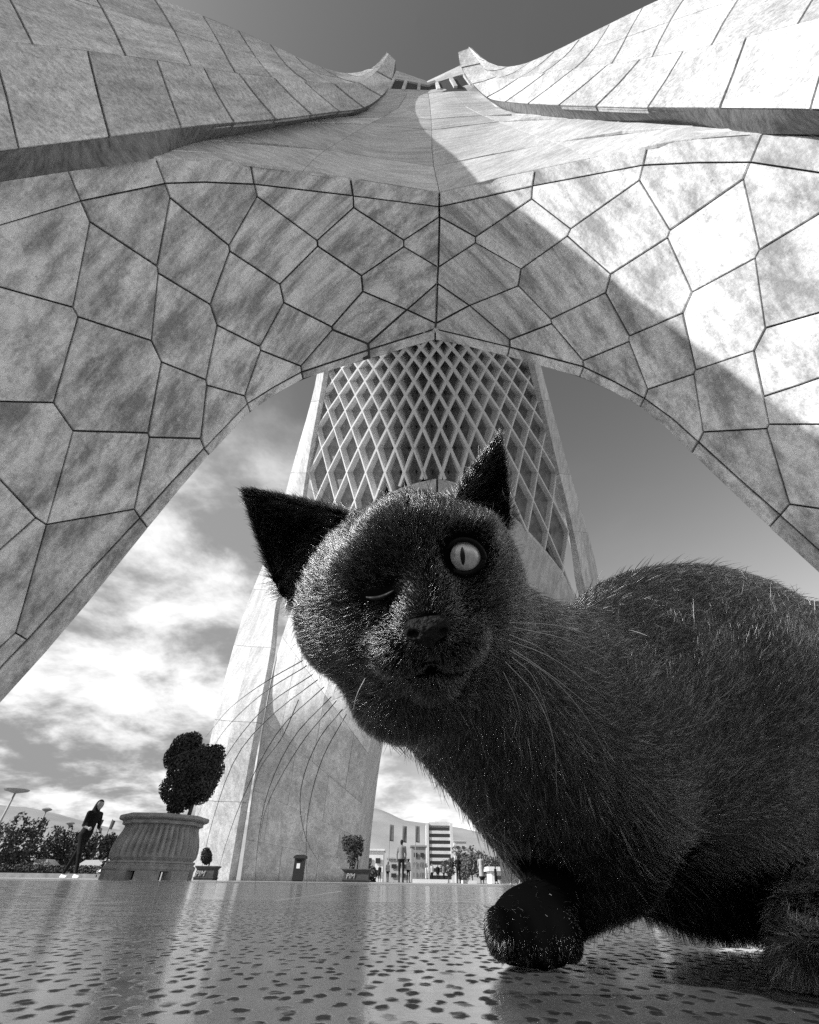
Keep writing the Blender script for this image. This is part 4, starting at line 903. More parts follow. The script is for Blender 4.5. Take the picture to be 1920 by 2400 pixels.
for lst, d0, d1, rad, m_ in ((WL, 0.176, 0.160, 0.00021, M_WHISK), (WR, 0.185, 0.205, 0.00015, M_WHISKW), (WB, 0.195, 0.19, 0.00011, M_WHISK), (['856,1590 838,1625 826,1668'], 0.172, 0.165, 0.00012, M_WHISKW)):
    for s_ in lst:
        p = resample(pts_of(s_), 15); n = len(p)
        W_ = [c2w(cm(q[0], q[1], d0 + (d1 - d0) * k / (n - 1))) - cat_base for k, q in enumerate(p)]
        W_ = [np.array([v[0], v[1], max(v[2], 0.001)]) for v in W_]
        # root sinks into the fur towards the muzzle
        mb = MB(); mb.tube(W_, [rad * (1 - 0.85 * (k / (n - 1)) ** 1.5) for k in range(n)], 5); mb.build('whisker', m_, cat, True)
# ------------------------------------------------------------------ things on the plaza and beyond
M_STONE = mat('weathered_stone', 0.30, 0.8, 0.2, 0.35, 5.0, 0.5)
M_BLK = mat('black_cloth', 0.012, 0.8, 0.1, 0.3, 8); M_GRYC = mat('grey_cloth', 0.22, 0.8, 0.1, 0.2, 8); M_PALEC = mat('pale_cloth', 0.62, 0.8, 0.1, 0.15, 8); M_DKC = mat('dark_trousers', 0.02, 0.8, 0.1)
M_SKINP = mat('skin', 0.30, 0.6, 0.3); M_HAIRP = mat('dark_hair', 0.012, 0.6, 0.2); M_WHITE = mat('white_paint', 0.78, 0.5, 0.3)
M_LEAF = mat('dark_leaves', 0.045, 0.6, 0.3, 0.6, 3.0); M_BARK = mat('bark', 0.07, 0.9, 0.1, 0.4, 8)
M_POLE = mat('grey_pole', 0.28, 0.5, 0.4); M_BIN = mat('dark_green_metal', 0.018, 0.45, 0.4)
def h_from(px, ptop, Y):                       # height of a thing at distance Y that reaches photo row ptop
    hh = 1.0
    for _ in range(60): hh += (to_px(ground(px, Y) + np.array([0, 0, hh]))[1] - ptop) * Y / 1740 * 0.6
    return hh
def solve_y(px, ptop, h, z0=0.0):              # distance at which a thing of height h standing in column px reaches photo row ptop
    a, b = 3.0, 900.0
    for _ in range(60):
        m_ = math.sqrt(a * b); g_ = ground(px, m_, z0); y = to_px(g_ + np.array([0, 0, h]))[1]
        if y < ptop: a = m_
        else: b = m_
    return m_
# --- large octagonal planter with fluted belly
def octa(a, rot): 
    k = (a - rot + math.pi / 8) % (math.pi / 4) - math.pi / 8; return 1 / math.cos(k)
def big_planter():
    Y = 11.2; R = 0.82; c = ground(299, Y); c[1] = Y + R; rot = 0.0; zk = h_from(385, 1906, Y) / 0.985
    e = empty('stone_planter', tuple(c), 'large weathered octagonal stone planter with fluted bulging sides', 'planter')
    def ring(prof, name, flute=0.0, seg=112):
        V = []; n = seg
        for r, z, fl in prof:
            for i in range(n):
                a = 2 * math.pi * i / n; q = r * R * octa(a, rot); q *= 1 - flute * fl * (0.5 + 0.5 * math.cos(a * 40)) ** 2; V.append((q * math.cos(a), q * math.sin(a), z * zk))
        Fc = [(j * n + i, j * n + (i + 1) % n, (j + 1) * n + (i + 1) % n, (j + 1) * n + i) for j in range(len(prof) - 1) for i in range(n)] + [tuple(range(n - 1, -1, -1)), tuple((len(prof) - 1) * n + i for i in range(n))]
        return mesh_obj(name, V, Fc, M_STONE, e)
    ring([(1.0, 0.13, 0), (1.02, 0.16, 0), (1.02, 0.20, 0), (0.97, 0.215, 0), (0.97, 0.235, 0), (0.99, 0.25, 0), (0.985, 0.275, 0)], 'plinth')
    ring([(0.92, 0.275, 0), (0.985, 0.33, 0.5), (1.0, 0.42, 1), (0.985, 0.52, 1), (0.94, 0.64, 1), (0.885, 0.74, 1), (0.87, 0.80, 0.6), (0.885, 0.82, 0)], 'belly', 0.085, 240)
    ring([(0.90, 0.82, 0), (0.95, 0.835, 0), (0.95, 0.885, 0), (0.97, 0.89, 0), (1.03, 0.905, 0), (1.06, 0.925, 0), (1.06, 0.97, 0), (1.04, 0.985, 0), (0.95, 0.985, 0), (0.93, 0.93, 0)], 'rim')
    for k in range(8):                        # block feet, openings between them
        a = rot + (k + 0.5) * math.pi / 4; mb = MB(); mb.box((0.90 * R * 1.02 * math.cos(a), 0.90 * R * 1.02 * math.sin(a), 0.066 * zk), (0.26, 0.46, 0.132 * zk), 0, a); mb.build('foot', M_STONE, e)
    so = MB(); so.lathe([(0.75, 0.90 * zk), (0.5, 0.93 * zk), (0.02, 0.95 * zk)], 24); so.build('soil', mat('soil', 0.03, 0.9), e)
    return c, Y
pc, pY = big_planter()
# --- leaf clouds
def leaf_cloud(lobes, n, size, seed, fill=0.5, core=0.7):
    rg = np.random.default_rng(seed); L_ = []; vol = np.array([l[3] * l[4] * l[5] for l in lobes]) ** 0.75; cnt = np.maximum((n * vol / vol.sum()).astype(int), 3)
    for l, k in zip(lobes, cnt):
        d = rg.normal(size=(k, 3)); d /= np.linalg.norm(d, axis=1, keepdims=True); r = rg.uniform(fill, 1.08, k) ** 0.6; p = np.array(l[:3]) + d * r[:, None] * np.array(l[3:6]); L_.append((p, d))
    P = np.concatenate([a for a, _ in L_]); D = np.concatenate([b for _, b in L_]); k = len(P)
    nn = D + rg.normal(0, 0.7, (k, 3)); nn /= np.linalg.norm(nn, axis=1, keepdims=True); u = np.cross(nn, rg.normal(size=(k, 3))); u /= np.linalg.norm(u, axis=1, keepdims=True); v = np.cross(nn, u)
    s = size * rg.uniform(0.6, 1.4, k)[:, None]; V = np.stack([P - u * s, P + v * s * 0.5, P + u * s, P - v * s * 0.5], 1).reshape(-1, 3); Q = np.arange(k * 4).reshape(-1, 4)
    return V, Q
def tree(name, base, height, width, label, group=None, seed=1, leafn=1400, trunk_h=0.35, size=0.14, lobes=None, parent_z=0.0, mat_=None, trunk_r=0.05):
    rg = np.random.default_rng(seed); e = empty(name, tuple(base), label, 'tree', group)
    if lobes is None:
        lobes = [(0, 0, height * (trunk_h + (1 - trunk_h) * 0.45), width * 0.30, width * 0.30, height * (1 - trunk_h) * 0.42)]
        for k in range(11):
            a = rg.uniform(0, 6.28); r = rg.uniform(0.12, 0.36) * width; z = height * rg.uniform(trunk_h + 0.02, 0.9); q = rg.uniform(0.11, 0.21) * width; lobes.append((r * math.cos(a), r * math.sin(a), z, q, q, q * rg.uniform(0.8, 1.3)))
    V, Q = leaf_cloud(lobes, leafn, size, seed + 50); np_mesh('crown', V, Q, mat_ or M_LEAF, e, smooth=False)
    mb = MB(); top = np.mean([l[:3] for l in lobes], 0); mb.tube([(0, 0, 0), (0.02 * width, 0.01, top[2] * 0.45), (top[0] * 0.8, top[1] * 0.8, top[2])], [trunk_r, trunk_r * 0.8, trunk_r * 0.35], 8)
    for l in lobes[1:6]: mb.tube([np.array([0.01, 0, top[2] * 0.5]), (np.array([0, 0, top[2] * 0.55]) + np.array(l[:3])) / 2, np.array(l[:3])], [trunk_r * 0.5, trunk_r * 0.35, trunk_r * 0.12], 5)
    mb.build('trunk', M_BARK, e, True); return e
def lobes_px(lst, Y, base):                    # foliage masses given by photo outline, at the distance of their planter
    out = []
    for px, py, r, in lst:
        s = s_from_y(px, py, Y); p = at(px, py, s) - base; q = r / F * s; out.append((p[0], p[1], p[2], q, q * 0.9, q))
    return out
tb = ground(405, pY); pY += 0.8; tb = ground(398, pY); tb[2] = 0.95
tree('potted_tree', tb, 1, 1, 'dark bushy topiary tree growing in the large fluted planter', seed=3, leafn=24000, size=0.034, trunk_r=0.05,
     lobes=lobes_px([(440, 1800, 42), (432, 1752, 30), (475, 1790, 40), (505, 1770, 22), (410, 1845, 32), (435, 1865, 30), (470, 1845, 34), (415, 1885, 22), (498, 1805, 26), (410, 1775, 24), (450, 1740, 22), (490, 1830, 22)], pY, tb))
M_LETTER = mat('worn_lettering', 0.45, 0.7, 0.2, 0.4, 14)
# --- small lettered planters
def small_planter(px, ytop, w, Y, label, letters, seed, lobes_):
    h = h_from(px, ytop, Y); c = ground(px, Y); e = empty('lettered_planter', tuple(c), label, 'planter', None); m_ = mat('dark_stone_' + str(seed), 0.07, 0.75, 0.2, 0.35, 9, 0.4)
    def fr(prof, name):
        V = []
        for r, z in prof: V += [(-r * w / 2, -r * w / 2.6, z * h), (r * w / 2, -r * w / 2.6, z * h), (r * w / 2, r * w / 2.6, z * h), (-r * w / 2, r * w / 2.6, z * h)]
        Fc = [(j * 4 + i, j * 4 + (i + 1) % 4, j * 4 + 4 + (i + 1) % 4, j * 4 + 4 + i) for j in range(len(prof) - 1) for i in range(4)] + [(3, 2, 1, 0), tuple((len(prof) - 1) * 4 + i for i in range(4))]; mesh_obj(name, V, Fc, m_, e)
    fr([(0.93, 0.0), (0.93, 0.10), (0.98, 0.14), (0.98, 0.20)], 'plinth'); fr([(0.90, 0.20), (0.88, 0.5), (0.84, 0.74)], 'belly'); fr([(0.86, 0.74), (0.95, 0.86), (1.04, 0.92), (1.04, 1.0), (0.9, 1.0), (0.86, 0.93)], 'rim')
    cu = bpy.data.curves.new('lettering', 'FONT'); cu.body = letters; cu.size = h * 0.55; cu.align_x = 'CENTER'; cu.extrude = 0.004; cu.shear = 0.2; cu.materials.append(M_LETTER)
    fo = bpy.data.objects.new('lettering', cu); COL.objects.link(fo); bpy.context.view_layer.update(); lm = bpy.data.meshes.new_from_object(fo.evaluated_get(bpy.context.evaluated_depsgraph_get())); bpy.data.objects.remove(fo)
    o = bpy.data.objects.new('lettering', lm); link(o, e); o.location = (-w * 0.2, -w / 2.6 * 0.92 - 0.012, h * 0.28); o.rotation_euler = (math.pi / 2 - 0.03, 0, 0)
    tb = c.copy(); tb[2] = h * 0.95
    tree('potted_shrub', tb, 1, 1, lobes_[1], seed=seed, leafn=1600, size=0.055, trunk_r=0.035, lobes=lobes_px(lobes_[0], Y, tb)); return Y
Y1 = small_planter(481, 2030, 0.92, 25.5, 'small dark lettered planter in front of the sunlit edge of the marble leg', 'PIM', 11, ([(484, 2008, 12), (482, 1998, 9), (487, 2016, 9)], 'small dark shrub in the planter before the sunlit marble edge'))
Y2 = small_planter(835, 2037, 1.30, 26.5, 'small dark planter with white letters beside the shaded corner of the marble leg', 'PIM', 12, ([(818, 1980, 17), (835, 1978, 16), (826, 2000, 15), (840, 1990, 14), (824, 2018, 10), (826, 2030, 7), (812, 1972, 12), (843, 1972, 11)], 'dark funnel-shaped shrub in the planter beside the shaded marble corner'))
# --- litter bin at the foot of the leg
Yb = 28.6; c = ground(697, Yb); e = empty('litter_bin', tuple(c), 'dark metal litter bin with white notice at foot of marble leg', 'bin')
mb = MB(); mb.box((0, 0, 0.47), (0.50, 0.42, 0.86)); mb.build('body', M_BIN, e); mb = MB(); mb.box((0, 0, 0.02), (0.46, 0.38, 0.04)); mb.build('base', M_BIN, e)
mb = MB(); mb.add([(-.33, -.27, .90), (.33, -.27, .90), (.33, .27, .90), (-.33, .27, .90), (-.31, -.25, .99), (.31, -.25, .99), (.31, .25, .99), (-.31, .25, .99), (-.2, -.15, 1.05), (.2, -.15, 1.05), (.2, .15, 1.05), (-.2, .15, 1.05)], [(3, 2, 1, 0)] + [(j * 4 + i, j * 4 + (i + 1) % 4, j * 4 + 4 + (i + 1) % 4, j * 4 + 4 + i) for j in range(2) for i in range(4)] + [(8, 9, 10, 11)]); mb.build('lid', M_BIN, e)
mb = MB(); mb.box((-0.02, -0.215, 0.60), (0.17, 0.012, 0.20)); mb.build('notice', M_WHITE, e); mb = MB(); mb.box((0.0, -0.214, 0.80), (0.24, 0.01, 0.08)); mb.build('slot', M_DARK, e)

# --- people (one skin per person, clothes by zone)
def person(px, ptop, height, label, top, legs, facing=0.0, stride=0.12, arm=0.0, hood=False, skirt=False, shoe=None, lean=0.0, bag=None, head=None, h=0.02):
    Y = solve_y(px, ptop, height); c = ground(px, Y); k = height / 1.75
    fw = np.array([math.sin(facing), -math.cos(facing), 0]); sd = np.array([fw[1], -fw[0], 0])
    e = empty('person', tuple(c), label, 'person'); g = Field((-0.6 * k, -0.6 * k, -0.02), (0.6 * k, 0.6 * k, 1.82 * k), h, 0.12)
    J = lambda s_, f_, z: (sd * s_ + fw * (f_ + lean * max(z - 0.9, 0)) + np.array([0, 0, z])) * k
    for s_, st in ((1, stride), (-1, -stride)):
        g.cap(J(0.09 * s_, 0, 0.92), J(0.10 * s_, st * 0.55, 0.50), 0.085 * k, 0.058 * k, 0.03); g.cap(J(0.10 * s_, st * 0.55, 0.50), J(0.10 * s_, st, 0.09), 0.056 * k, 0.040 * k, 0.02)
        g.cap(J(0.10 * s_, st - 0.03, 0.045), J(0.11 * s_, st + 0.16, 0.035), 0.045 * k, 0.035 * k, 0.02)
        g.cap(J(0.19 * s_, 0, 1.43), J(0.235 * s_, 0.10 * arm, 1.14), 0.055 * k, 0.043 * k, 0.03)
        hand = J(0.225 * s_ - 0.08 * s_ * arm, 0.06 + 0.30 * arm, 0.88 + 0.24 * arm); g.cap(J(0.235 * s_, 0.10 * arm, 1.14), hand, 0.042 * k, 0.030 * k, 0.02); g.ell(hand + fw * 0.03 * k, (0.04 * k, 0.04 * k, 0.05 * k), 0.02)
    g.ell(J(0, 0, 0.98), (0.165 * k, 0.14 * k, 0.14 * k), 0.06); g.cap(J(0, 0, 1.02), J(0, 0.01, 1.36), 0.135 * k, 0.155 * k, 0.06); g.cap(J(-0.13, 0, 1.41), J(0.13, 0, 1.41), 0.075 * k, 0.075 * k, 0.05)
    if skirt: g.cap(J(0, 0, 1.0), J(0, 0, 0.42), 0.15 * k, 0.21 * k, 0.05)
    g.cap(J(0, 0.0, 1.45), J(0, 0.03, 1.58), 0.055 * k, 0.05 * k, 0.02); hc = J(0, 0.04, 1.645); g.ell(hc, (0.082 * k, 0.095 * k, 0.112 * k), 0.02); g.ell(hc + fw * 0.095 * k - np.array([0, 0, 0.015 * k]), 0.018 * k, 0.015)
    if hood: g.ell(hc - fw * 0.02 * k, (0.10 * k, 0.11 * k, 0.125 * k), 0.03); g.cap(J(0, -0.05, 1.45), J(0, -0.02, 1.6), 0.10 * k, 0.09 * k, 0.04)
    V, Q = g.mesh(2); ctr = V[Q].mean(1); z = ctr[:, 2] / k; fd = (ctr - hc) @ fw; fm = np.zeros(len(Q), int)       # 0 top, 1 legs, 2 skin, 3 hair, 4 shoe
    fm[z < (0.45 if skirt else 0.94)] = 1; hd = z > 1.52; fm[hd] = 3; face = hd & (fd > 0.03 * k) & (ctr[:, 2] - hc[2] < 0.06 * k); fm[face] = 2
    if shoe is not None: fm[z < 0.10] = 4
    sdv = np.abs(ctr @ sd) / k; zz = 0.88 + 0.24 * arm; fm[(np.abs(z - zz) < 0.06) & ((sdv > 0.2) | ((ctr @ fw) / k > 0.28)) & (z < 1.2)] = 2
    np_mesh('body', V, Q, [top, legs, M_SKINP, head or M_HAIRP, shoe or legs], e, fm)
    if bag is not None:
        mb = MB(); p = J(*bag); mb.box((p[0], p[1], p[2]), (0.16 * k, 0.12 * k, 0.22 * k), 0, facing); mb.build('bag', M_PALEC, e)
    return c
M_GSHOE = mat('grey_shoe', 0.3, 0.7)
person(158, 1876, 1.74, 'person in black hooded jacket and pale shoes walking past the fluted planter', M_BLK, M_BLK, facing=1.15, stride=0.40, arm=0.75, hood=True, shoe=M_WHITE, lean=0.10, head=M_BLK, h=0.016)
person(940, 1968, 1.76, 'person in grey shirt and dark trousers standing with legs apart on the plaza', M_GRYC, M_DKC, facing=3.1, stride=0.02)
person(957, 2013, 1.15, 'child in white shirt beside the person in grey shirt', M_PALEC, M_DKC, facing=2.6, stride=0.05)
person(908, 2020, 1.02, 'child in pale top walking near the lettered planter', M_PALEC, M_DKC, facing=0.4, stride=0.1)
person(889, 2027, 0.98, 'small child in dark clothes next to the lettered planter', M_BLK, M_BLK, facing=-0.5, stride=0.08, shoe=M_WHITE)
person(1076, 2006, 1.74, 'person all in black walking towards the pale tower block', M_BLK, M_BLK, facing=2.9, stride=0.12, arm=0.3)
person(1131, 2004, 1.68, 'person in long pale coat and dark boots on the plaza', mat('pale_coat', 0.38, 0.8), M_DKC, facing=3.0, stride=0.04, skirt=True, head=M_GRYC)
person(1164, 2030, 1.62, 'person in dark coat farther away beside the white kiosk', M_BLK, M_DKC, facing=2.0, stride=0.12, skirt=True)

person(1013, 2024, 1.70, 'distant person in pale top at the foot of the tower block', M_PALEC, M_DKC, facing=0.5, stride=0.1)
person(1027, 2026, 1.66, 'distant person in dark clothes at the foot of the tower block', M_BLK, M_DKC, facing=-0.4, stride=0.1)
person(1041, 2025, 1.72, 'distant person in grey shirt near the street tree', M_GRYC, M_DKC, facing=1.4, stride=0.15)
person(1001, 2028, 1.60, 'distant person in pale coat beside the railing', M_PALEC, M_GRYC, facing=2.4, stride=0.1, skirt=True)
# --- lamp posts and flag poles
def lamp(px, py, Y, label, r=0.09, head=0.55):
    s = s_from_y(px, py, Y); t = at(px, py, s); b = np.array([t[0], t[1], 0.0]); H = t[2]; e = empty('lamp_post', tuple(b), label, 'lamp post', 'lamp posts along the park')
    mb = MB(); mb.tube([(0, 0, 0), (0, 0, H * 0.5), (0, 0, H)], [r, r * 0.85, r * 0.7], 8); mb.build('pole', M_POLE, e, True)
    mb = MB(); mb.lathe([(r * 2.2, 0), (r * 2.2, 0.25), (r * 1.2, 0.4)], 10); mb.build('base', M_POLE, e)
    mb = MB(); mb.lathe([(0.06, H - 0.05), (head, H + 0.12), (head * 1.1, H + 0.22), (head * 0.6, H + 0.34), (0.03, H + 0.38)], 14); mb.build('lamp_head', M_POLE, e)
lamp(36, 1858, 42, 'tall grey lamp post with flat round head above the park trees', 0.10, 0.85); lamp(108, 1902, 62, 'grey lamp post with small head between the park trees', 0.10, 0.5); lamp(163, 1934, 70, 'short grey lamp post behind the person in black', 0.09, 0.5)
def banner(px, ytop, Y, w, hgt, label, grp):
    s = s_from_y(px, ytop, Y); t = at(px, ytop, s); b = np.array([t[0], t[1], 0.0]); H = t[2]; e = empty('flag_pole', tuple(b), label, 'flag', grp)
    mb = MB(); mb.tube([(0, 0, 0), (0, 0, H)], [0.10, 0.06], 8); mb.build('pole', M_POLE, e)
    V = []; rg = np.random.default_rng(int(px)); ph = rg.uniform(0, 6)
    for i in range(9):
        for j in range(5): V.append((0.08 + w * j / 4, 0.12 * math.sin(ph + j * 1.3 + i * 0.3) * j / 4, H - 0.1 - hgt * i / 8 - 0.1 * j / 4))
    Fc = [(i * 5 + j, i * 5 + j + 1, i * 5 + j + 6, i * 5 + j + 5) for i in range(8) for j in range(4)]
    o = mesh_obj('flag', V, Fc, M_FLAG, e, True); so = o.modifiers.new('thickness', 'SOLIDIFY'); so.thickness = 0.02
M_FLAG = mat('dark_flag', 0.13, 0.8, 0.1, 0.3, 1.0)
for px, y, lb in ((914, 1931, 'tall narrow dark flag farthest from the tower block'), (944, 1934, 'tall narrow dark flag above the person in grey shirt'), (974, 1934, 'tall narrow dark flag next to the tower block')): banner(px, y, 105, 0.75, 2.6, lb, 'flags before the hills')
for px, y, lb in ((237, 1918, 'small dark flag on a pole just in front of the walking person in black'), (264, 1920, 'small dark flag on a pole beside the rim of the fluted planter')): banner(px, y, 80, 0.4, 1.1, lb, 'flags by the park trees')

# --- park trees on the left, trees on the right
PARK = ['large dark park tree beyond the tall lamp post, outermost of the row', 'tall dark park tree standing at the tall lamp post', 'low dark park tree between the tall lamp post and the small lamp post', 'dark park tree just behind the small lamp post', 'pointed dark park tree between small lamp post and person in black', 'dark park tree right behind the person in black', 'dark park tree between the person in black and the first small flag', 'slim dark park tree at the first small flag', 'dark park tree at the edge of the fluted planter', 'dark park tree half hidden behind the fluted planter']
STREET = ['large grey-green street tree right of the tower block', 'grey-green street tree behind the person in pale coat', 'low grey-green street tree at the foot of the tower block', 'grey-green street tree above the white kiosk', 'wide grey-green street tree at the far end of the white kiosk', 'small grey-green tree behind the lettered planter at the marble corner']
for i, (px, pt_, w, Y) in enumerate(((-40, 1915, 5.0, 52), (12, 1920, 4.6, 55), (52, 1948, 4.2, 60), (92, 1942, 4.0, 64), (128, 1932, 4.2, 66), (162, 1948, 3.6, 62), (205, 1946, 3.8, 66), (232, 1950, 3.4, 70), (262, 1952, 3.6, 68), (300, 1955, 3.6, 70))):
    b = ground(px, Y); hgt = 3.0
    for _ in range(40):
        hgt += (to_px(b + np.array([0, 0, hgt]))[1] - pt_) * Y / 1740 * 0.5
    tree('park_tree', b, hgt, w, PARK[i], 'park trees beyond the plaza', seed=20 + i, leafn=1500, trunk_h=0.12, size=0.17, trunk_r=0.1)
for i, (px, pt_, w, Y) in enumerate(((1092, 1985, 5.5, 110), (1108, 1992, 4.5, 100), (1052, 2008, 4.0, 120), (1150, 1998, 4.5, 105), (1195, 1995, 6, 110), (862, 2022, 3.0, 75))):
    b = ground(px, Y); hgt = 4.0
    for _ in range(40): hgt += (to_px(b + np.array([0, 0, hgt]))[1] - pt_) * Y / 1740 * 0.5
    tree('street_tree', b, hgt, w, STREET[i], 'street trees near the tower block', seed=60 + i, leafn=900, trunk_h=0.2, size=0.24, mat_=mat('grey_leaves%d' % i, 0.10, 0.7, 0.2, 0.5, 2), trunk_r=0.1)
# --- hedge and low wall along the park, parked cars
def span(px0, px1, Y): return ground(px0, Y), ground(px1, Y)
a, b = span(-120, 330, 50); hd = np.random.default_rng(3); lob = [((a[0] + (b[0] - a[0]) * t), 0, 0.45, 0.5, 0.35, 0.42) for t in np.linspace(0, 1, 46)]
V, Q = leaf_cloud(lob, 9000, 0.09, 9); e = np_mesh('hedge', V + np.array([0, 50, 0]), Q, M_LEAF, None, smooth=False); tag(e, 'low dark clipped hedge in front of the park trees', 'hedge')
mb = MB(); mb.box(((a[0] + b[0]) / 2, 48.6, 0.14), (b[0] - a[0], 0.35, 0.28)); w_ = mb.build('low_wall', mat('pale_kerb_stone', 0.30, 0.8, 0.2, 0.3, 2)); tag(w_, 'low pale kerb wall below the clipped hedge', 'wall')
def car(px, Y, col, label, rz=0.0):
    c = ground(px, Y); e = empty('parked_car', tuple(c), label, 'car'); e.rotation_euler = (0, 0, rz); pm = mat('car_paint_%d' % px, col, 0.25, 0.6); gl = mat('car_glass_%d' % px, 0.01, 0.05, 0.6)
    prof = [(-2.1, 0.35), (-2.15, 0.62), (-2.0, 0.85), (-1.15, 0.93), (-0.55, 1.38), (0.75, 1.42), (1.45, 0.98), (2.05, 0.9), (2.12, 0.55), (2.05, 0.35)]; V = []; 
    for s_, k in ((-0.82, 0), (0.82, 0)):
        V += [(x, s_ * (0.82 if z > 1.0 else 1.0), z) for x, z in prof]
    n = len(prof); mesh_obj('body', V, [tuple(range(n)), tuple(range(2 * n - 1, n - 1, -1))] + [(i, n + i, n + (i + 1) % n, (i + 1) % n) for i in range(n)], pm, e)
    for s_ in (-1, 1): mesh_obj('side_window', [(-0.95, s_ * 0.80, 0.98), (1.25, s_ * 0.80, 0.98), (0.72, s_ * 0.69, 1.36), (-0.5, s_ * 0.69, 1.33)], [(0, 1, 2, 3)], gl, e)
    for x in (-1.3, 1.35):
        for s_ in (-1, 1):
            mb = MB(); mb.tube([(x, s_ * 0.66, 0.32), (x, s_ * 0.86, 0.32)], 0.32, 14); o = mb.build('wheel', M_DARK, e)
for px, Y, col, lb in ((10, 57, 0.6, 'white saloon car parked among the park trees near the tall lamp post'), (84, 57, 0.35, 'light grey car parked behind the hedge near the small lamp post'), (205, 57, 0.5, 'silver car parked behind the hedge between person and planter')): car(px, Y, col, lb, 0.05)
# --- flowers by the planter
V, Q = leaf_cloud([(0, 0, 0.22, 0.30, 0.25, 0.22), (0.25, 0.1, 0.35, 0.25, 0.2, 0.25)], 260, 0.05, 77); c = ground(247, 15.0)
e = empty('flowering_shrub', tuple(c), 'small white flowering shrub at the left foot of the fluted planter', 'shrub'); np_mesh('blossom', V, Q, M_WHITE, e, smooth=False); V, Q = leaf_cloud([(0.1, 0, 0.2, 0.38, 0.28, 0.3)], 320, 0.06, 78); np_mesh('foliage', V, Q, M_LEAF, e, smooth=False)

# --- town beyond the plaza
def block(px0, px1, ptop, Y, depth, label, col, floors, bands=True, name='tower_block', m_=None, frame=0.12):
    a = ground(px0, Y); b = ground(px1, Y); w = b[0] - a[0]; hgt = 10.0
    for _ in range(60): hgt += (to_px(np.array([(a[0] + b[0]) / 2, Y, hgt]))[1] - ptop) * Y / 1740 * 0.5
    e = empty(name, ((a[0] + b[0]) / 2, Y + depth / 2, 0), label, 'building'); m_ = m_ or mat(name + str(px0), col, 0.8, 0.2, 0.12, 0.3); dk = mat('window_' + str(px0), 0.03, 0.2, 0.5)
    mb = MB(); mb.box((0, 0.3, hgt / 2), (w - 0.6, depth - 0.6, hgt)); mb.build('wall', m_ if not bands else dk if False else m_, e)
    fh = hgt / (floors + 0.6)
    for k in range(floors):
        z = fh * (k + 0.72); x0, x1 = -w / 2 + w * frame, w / 2 - w * frame * 0.6
        if bands:
            mb = MB(); mb.box(((x0 + x1) / 2, -depth / 2 + 0.2, z), (x1 - x0, 0.5, fh * 0.48)); wd = mb.build('window', dk, e)
            mb = MB(); mb.box(((x0 + x1) / 2, -depth / 2 - 0.35, z - fh * 0.5), (x1 - x0, 1.2, fh * 0.46)); mb.build('balcony', m_, e)
        else:
            n = max(2, int(w / 4))
            for i in range(n): mb = MB(); mb.box((x0 + (x1 - x0) * (i + 0.5) / n, -depth / 2 + 0.28, z), ((x1 - x0) / n * 0.55, 0.2, fh * 0.45)); mb.build('window', dk, e)
    if bands:
        for s_ in (-1, 1): mb = MB(); mb.box((s_ * (w / 2 - w * 0.05), -depth / 2 - 0.5, hgt / 2), (w * 0.1, 2.0, hgt)); mb.build('side_fin', m_, e)
        mb = MB(); mb.box((0, -depth / 2 - 0.2, hgt - fh * 0.1), (w * 0.8, 1.4, fh * 0.5)); mb.build('parapet', m_, e); mb = MB(); mb.box((w * 0.1, 0, hgt + fh * 0.25), (w * 0.5, 4, fh * 0.5)); mb.build('roof_house', m_, e)
    else:
        mb = MB(); mb.box((0, 0, hgt + 0.15), (w + 0.3, depth, 0.5)); mb.build('roof', m_, e)
block(1000, 1066, 1930, 260, 14, 'pale eight storey tower block with dark horizontal window bands', 0.62, 8)
block(846, 898, 1993, 190, 12, 'low white building below the hills beside the shaded marble corner', 0.75, 2, False, 'low_building')
block(962, 1001, 1984, 230, 12, 'low grey building with flat roof left of the tower block', 0.30, 3, False, 'low_building')
block(1068, 1100, 1972, 330, 12, 'distant pale apartment house right of the tower block', 0.5, 5, False, 'apartment_house')
block(1150, 1215, 2040, 80, 5, 'long white kiosk at the edge of the plaza', 0.75, 1, False, 'kiosk')
block(905, 960, 2012, 210, 10, 'low pale house behind the standing people', 0.45, 2, False, 'low_building')
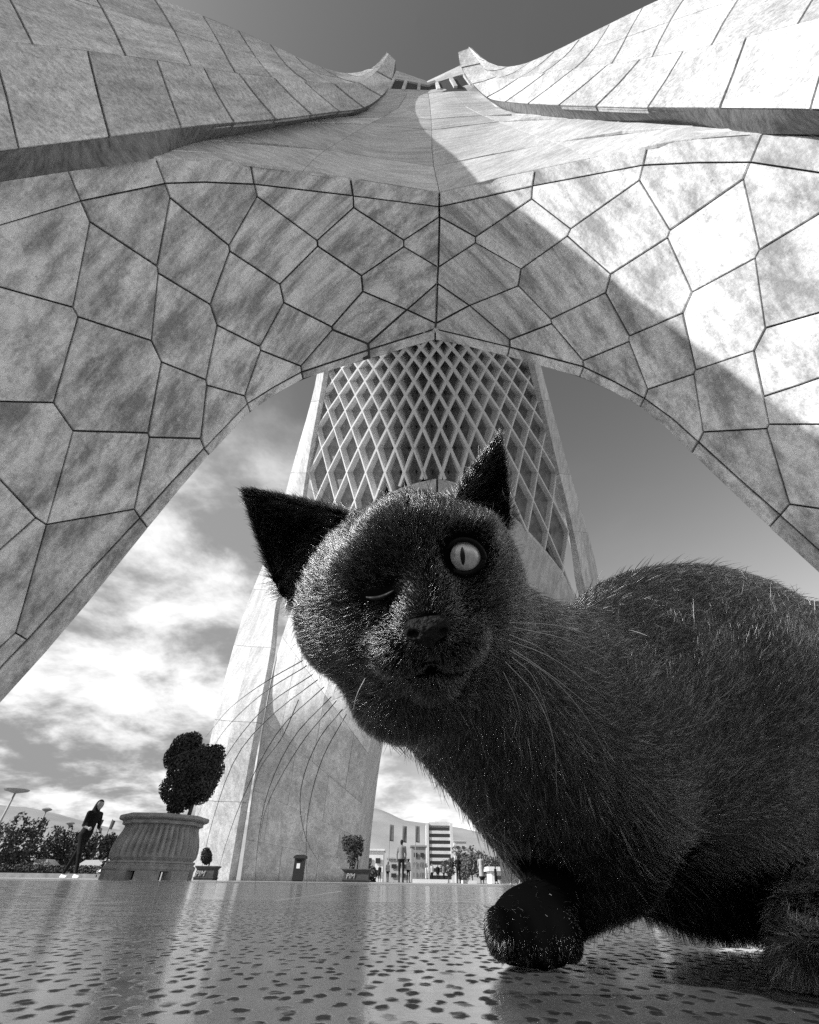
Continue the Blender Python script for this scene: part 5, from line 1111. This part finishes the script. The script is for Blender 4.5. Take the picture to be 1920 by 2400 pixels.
# railing and white platform edge
a, b = span(968, 1000, 60); e = empty('railing', ((a[0] + b[0]) / 2, 60, 0), 'pale metal railing of upright bars left of the tower block', 'railing'); wr = b[0] - a[0]
for t in np.linspace(-0.5, 0.5, 9): mb = MB(); mb.box((t * wr, 0, 0.8), (0.09, 0.09, 1.6)); mb.build('bar', M_POLE, e)
for z in (0.2, 1.55): mb = MB(); mb.box((0, 0.07, z), (wr + 0.2, 0.05, 0.08)); mb.build('rail', M_POLE, e)
a, b = span(968, 1048, 46); mb = MB(); mb.box(((a[0] + b[0]) / 2, 46.6, 0.11), (b[0] - a[0], 1.2, 0.24)); tag(mb.build('platform', M_WHITE), 'low white platform edge in front of the railing', 'platform')
a, b = span(1085, 1118, 46); mb = MB(); mb.box(((a[0] + b[0]) / 2, 46.6, 0.09), (b[0] - a[0], 1.2, 0.20)); tag(mb.build('platform', M_WHITE), 'short low white platform edge behind the person all in black', 'platform')
# --- hills
def hills():
    M_HILL = mat('dry_hillside', 0.34, 0.9, 0.1, 0.18, 0.004, 0.0); rg = np.random.default_rng(8)
    px = np.array([-500, -100, 0, 60, 120, 200, 300, 420, 600, 760, 830, 860, 890, 915, 950, 990, 1040, 1100, 1200, 1500, 2000, 2600]); py = np.array([1900, 1890, 1888, 1893, 1905, 1925, 1950, 1960, 1935, 1912, 1902, 1900, 1903, 1912, 1926, 1932, 1940, 1952, 1965, 1975, 1960, 1960])
    X = np.linspace(-500, 2600, 200); Yp = np.interp(X, px, py) + np.convolve(rg.normal(0, 3, 212), np.ones(13) / 13, 'same')[6:206]; V = []; R = 10
    for i, (x, y) in enumerate(zip(X, Yp)):
        s = s_from_y(x, y, 3600); t = at(x, y, s)
        for r in range(R):
            k = r / (R - 1); q = math.sin(k * math.pi / 2); V.append((t[0], 2300 + 1300 * k, t[2] * q * (1 + 0.10 * math.sin(i * 0.55 + r * 1.3) * (1 - k)) - 0.5))
    Fc = [(i * R + r, (i + 1) * R + r, (i + 1) * R + r + 1, i * R + r + 1) for i in range(199) for r in range(R - 1)]
    tag(mesh_obj('hills', V, Fc, M_HILL, None, True), kind='structure')
hills()
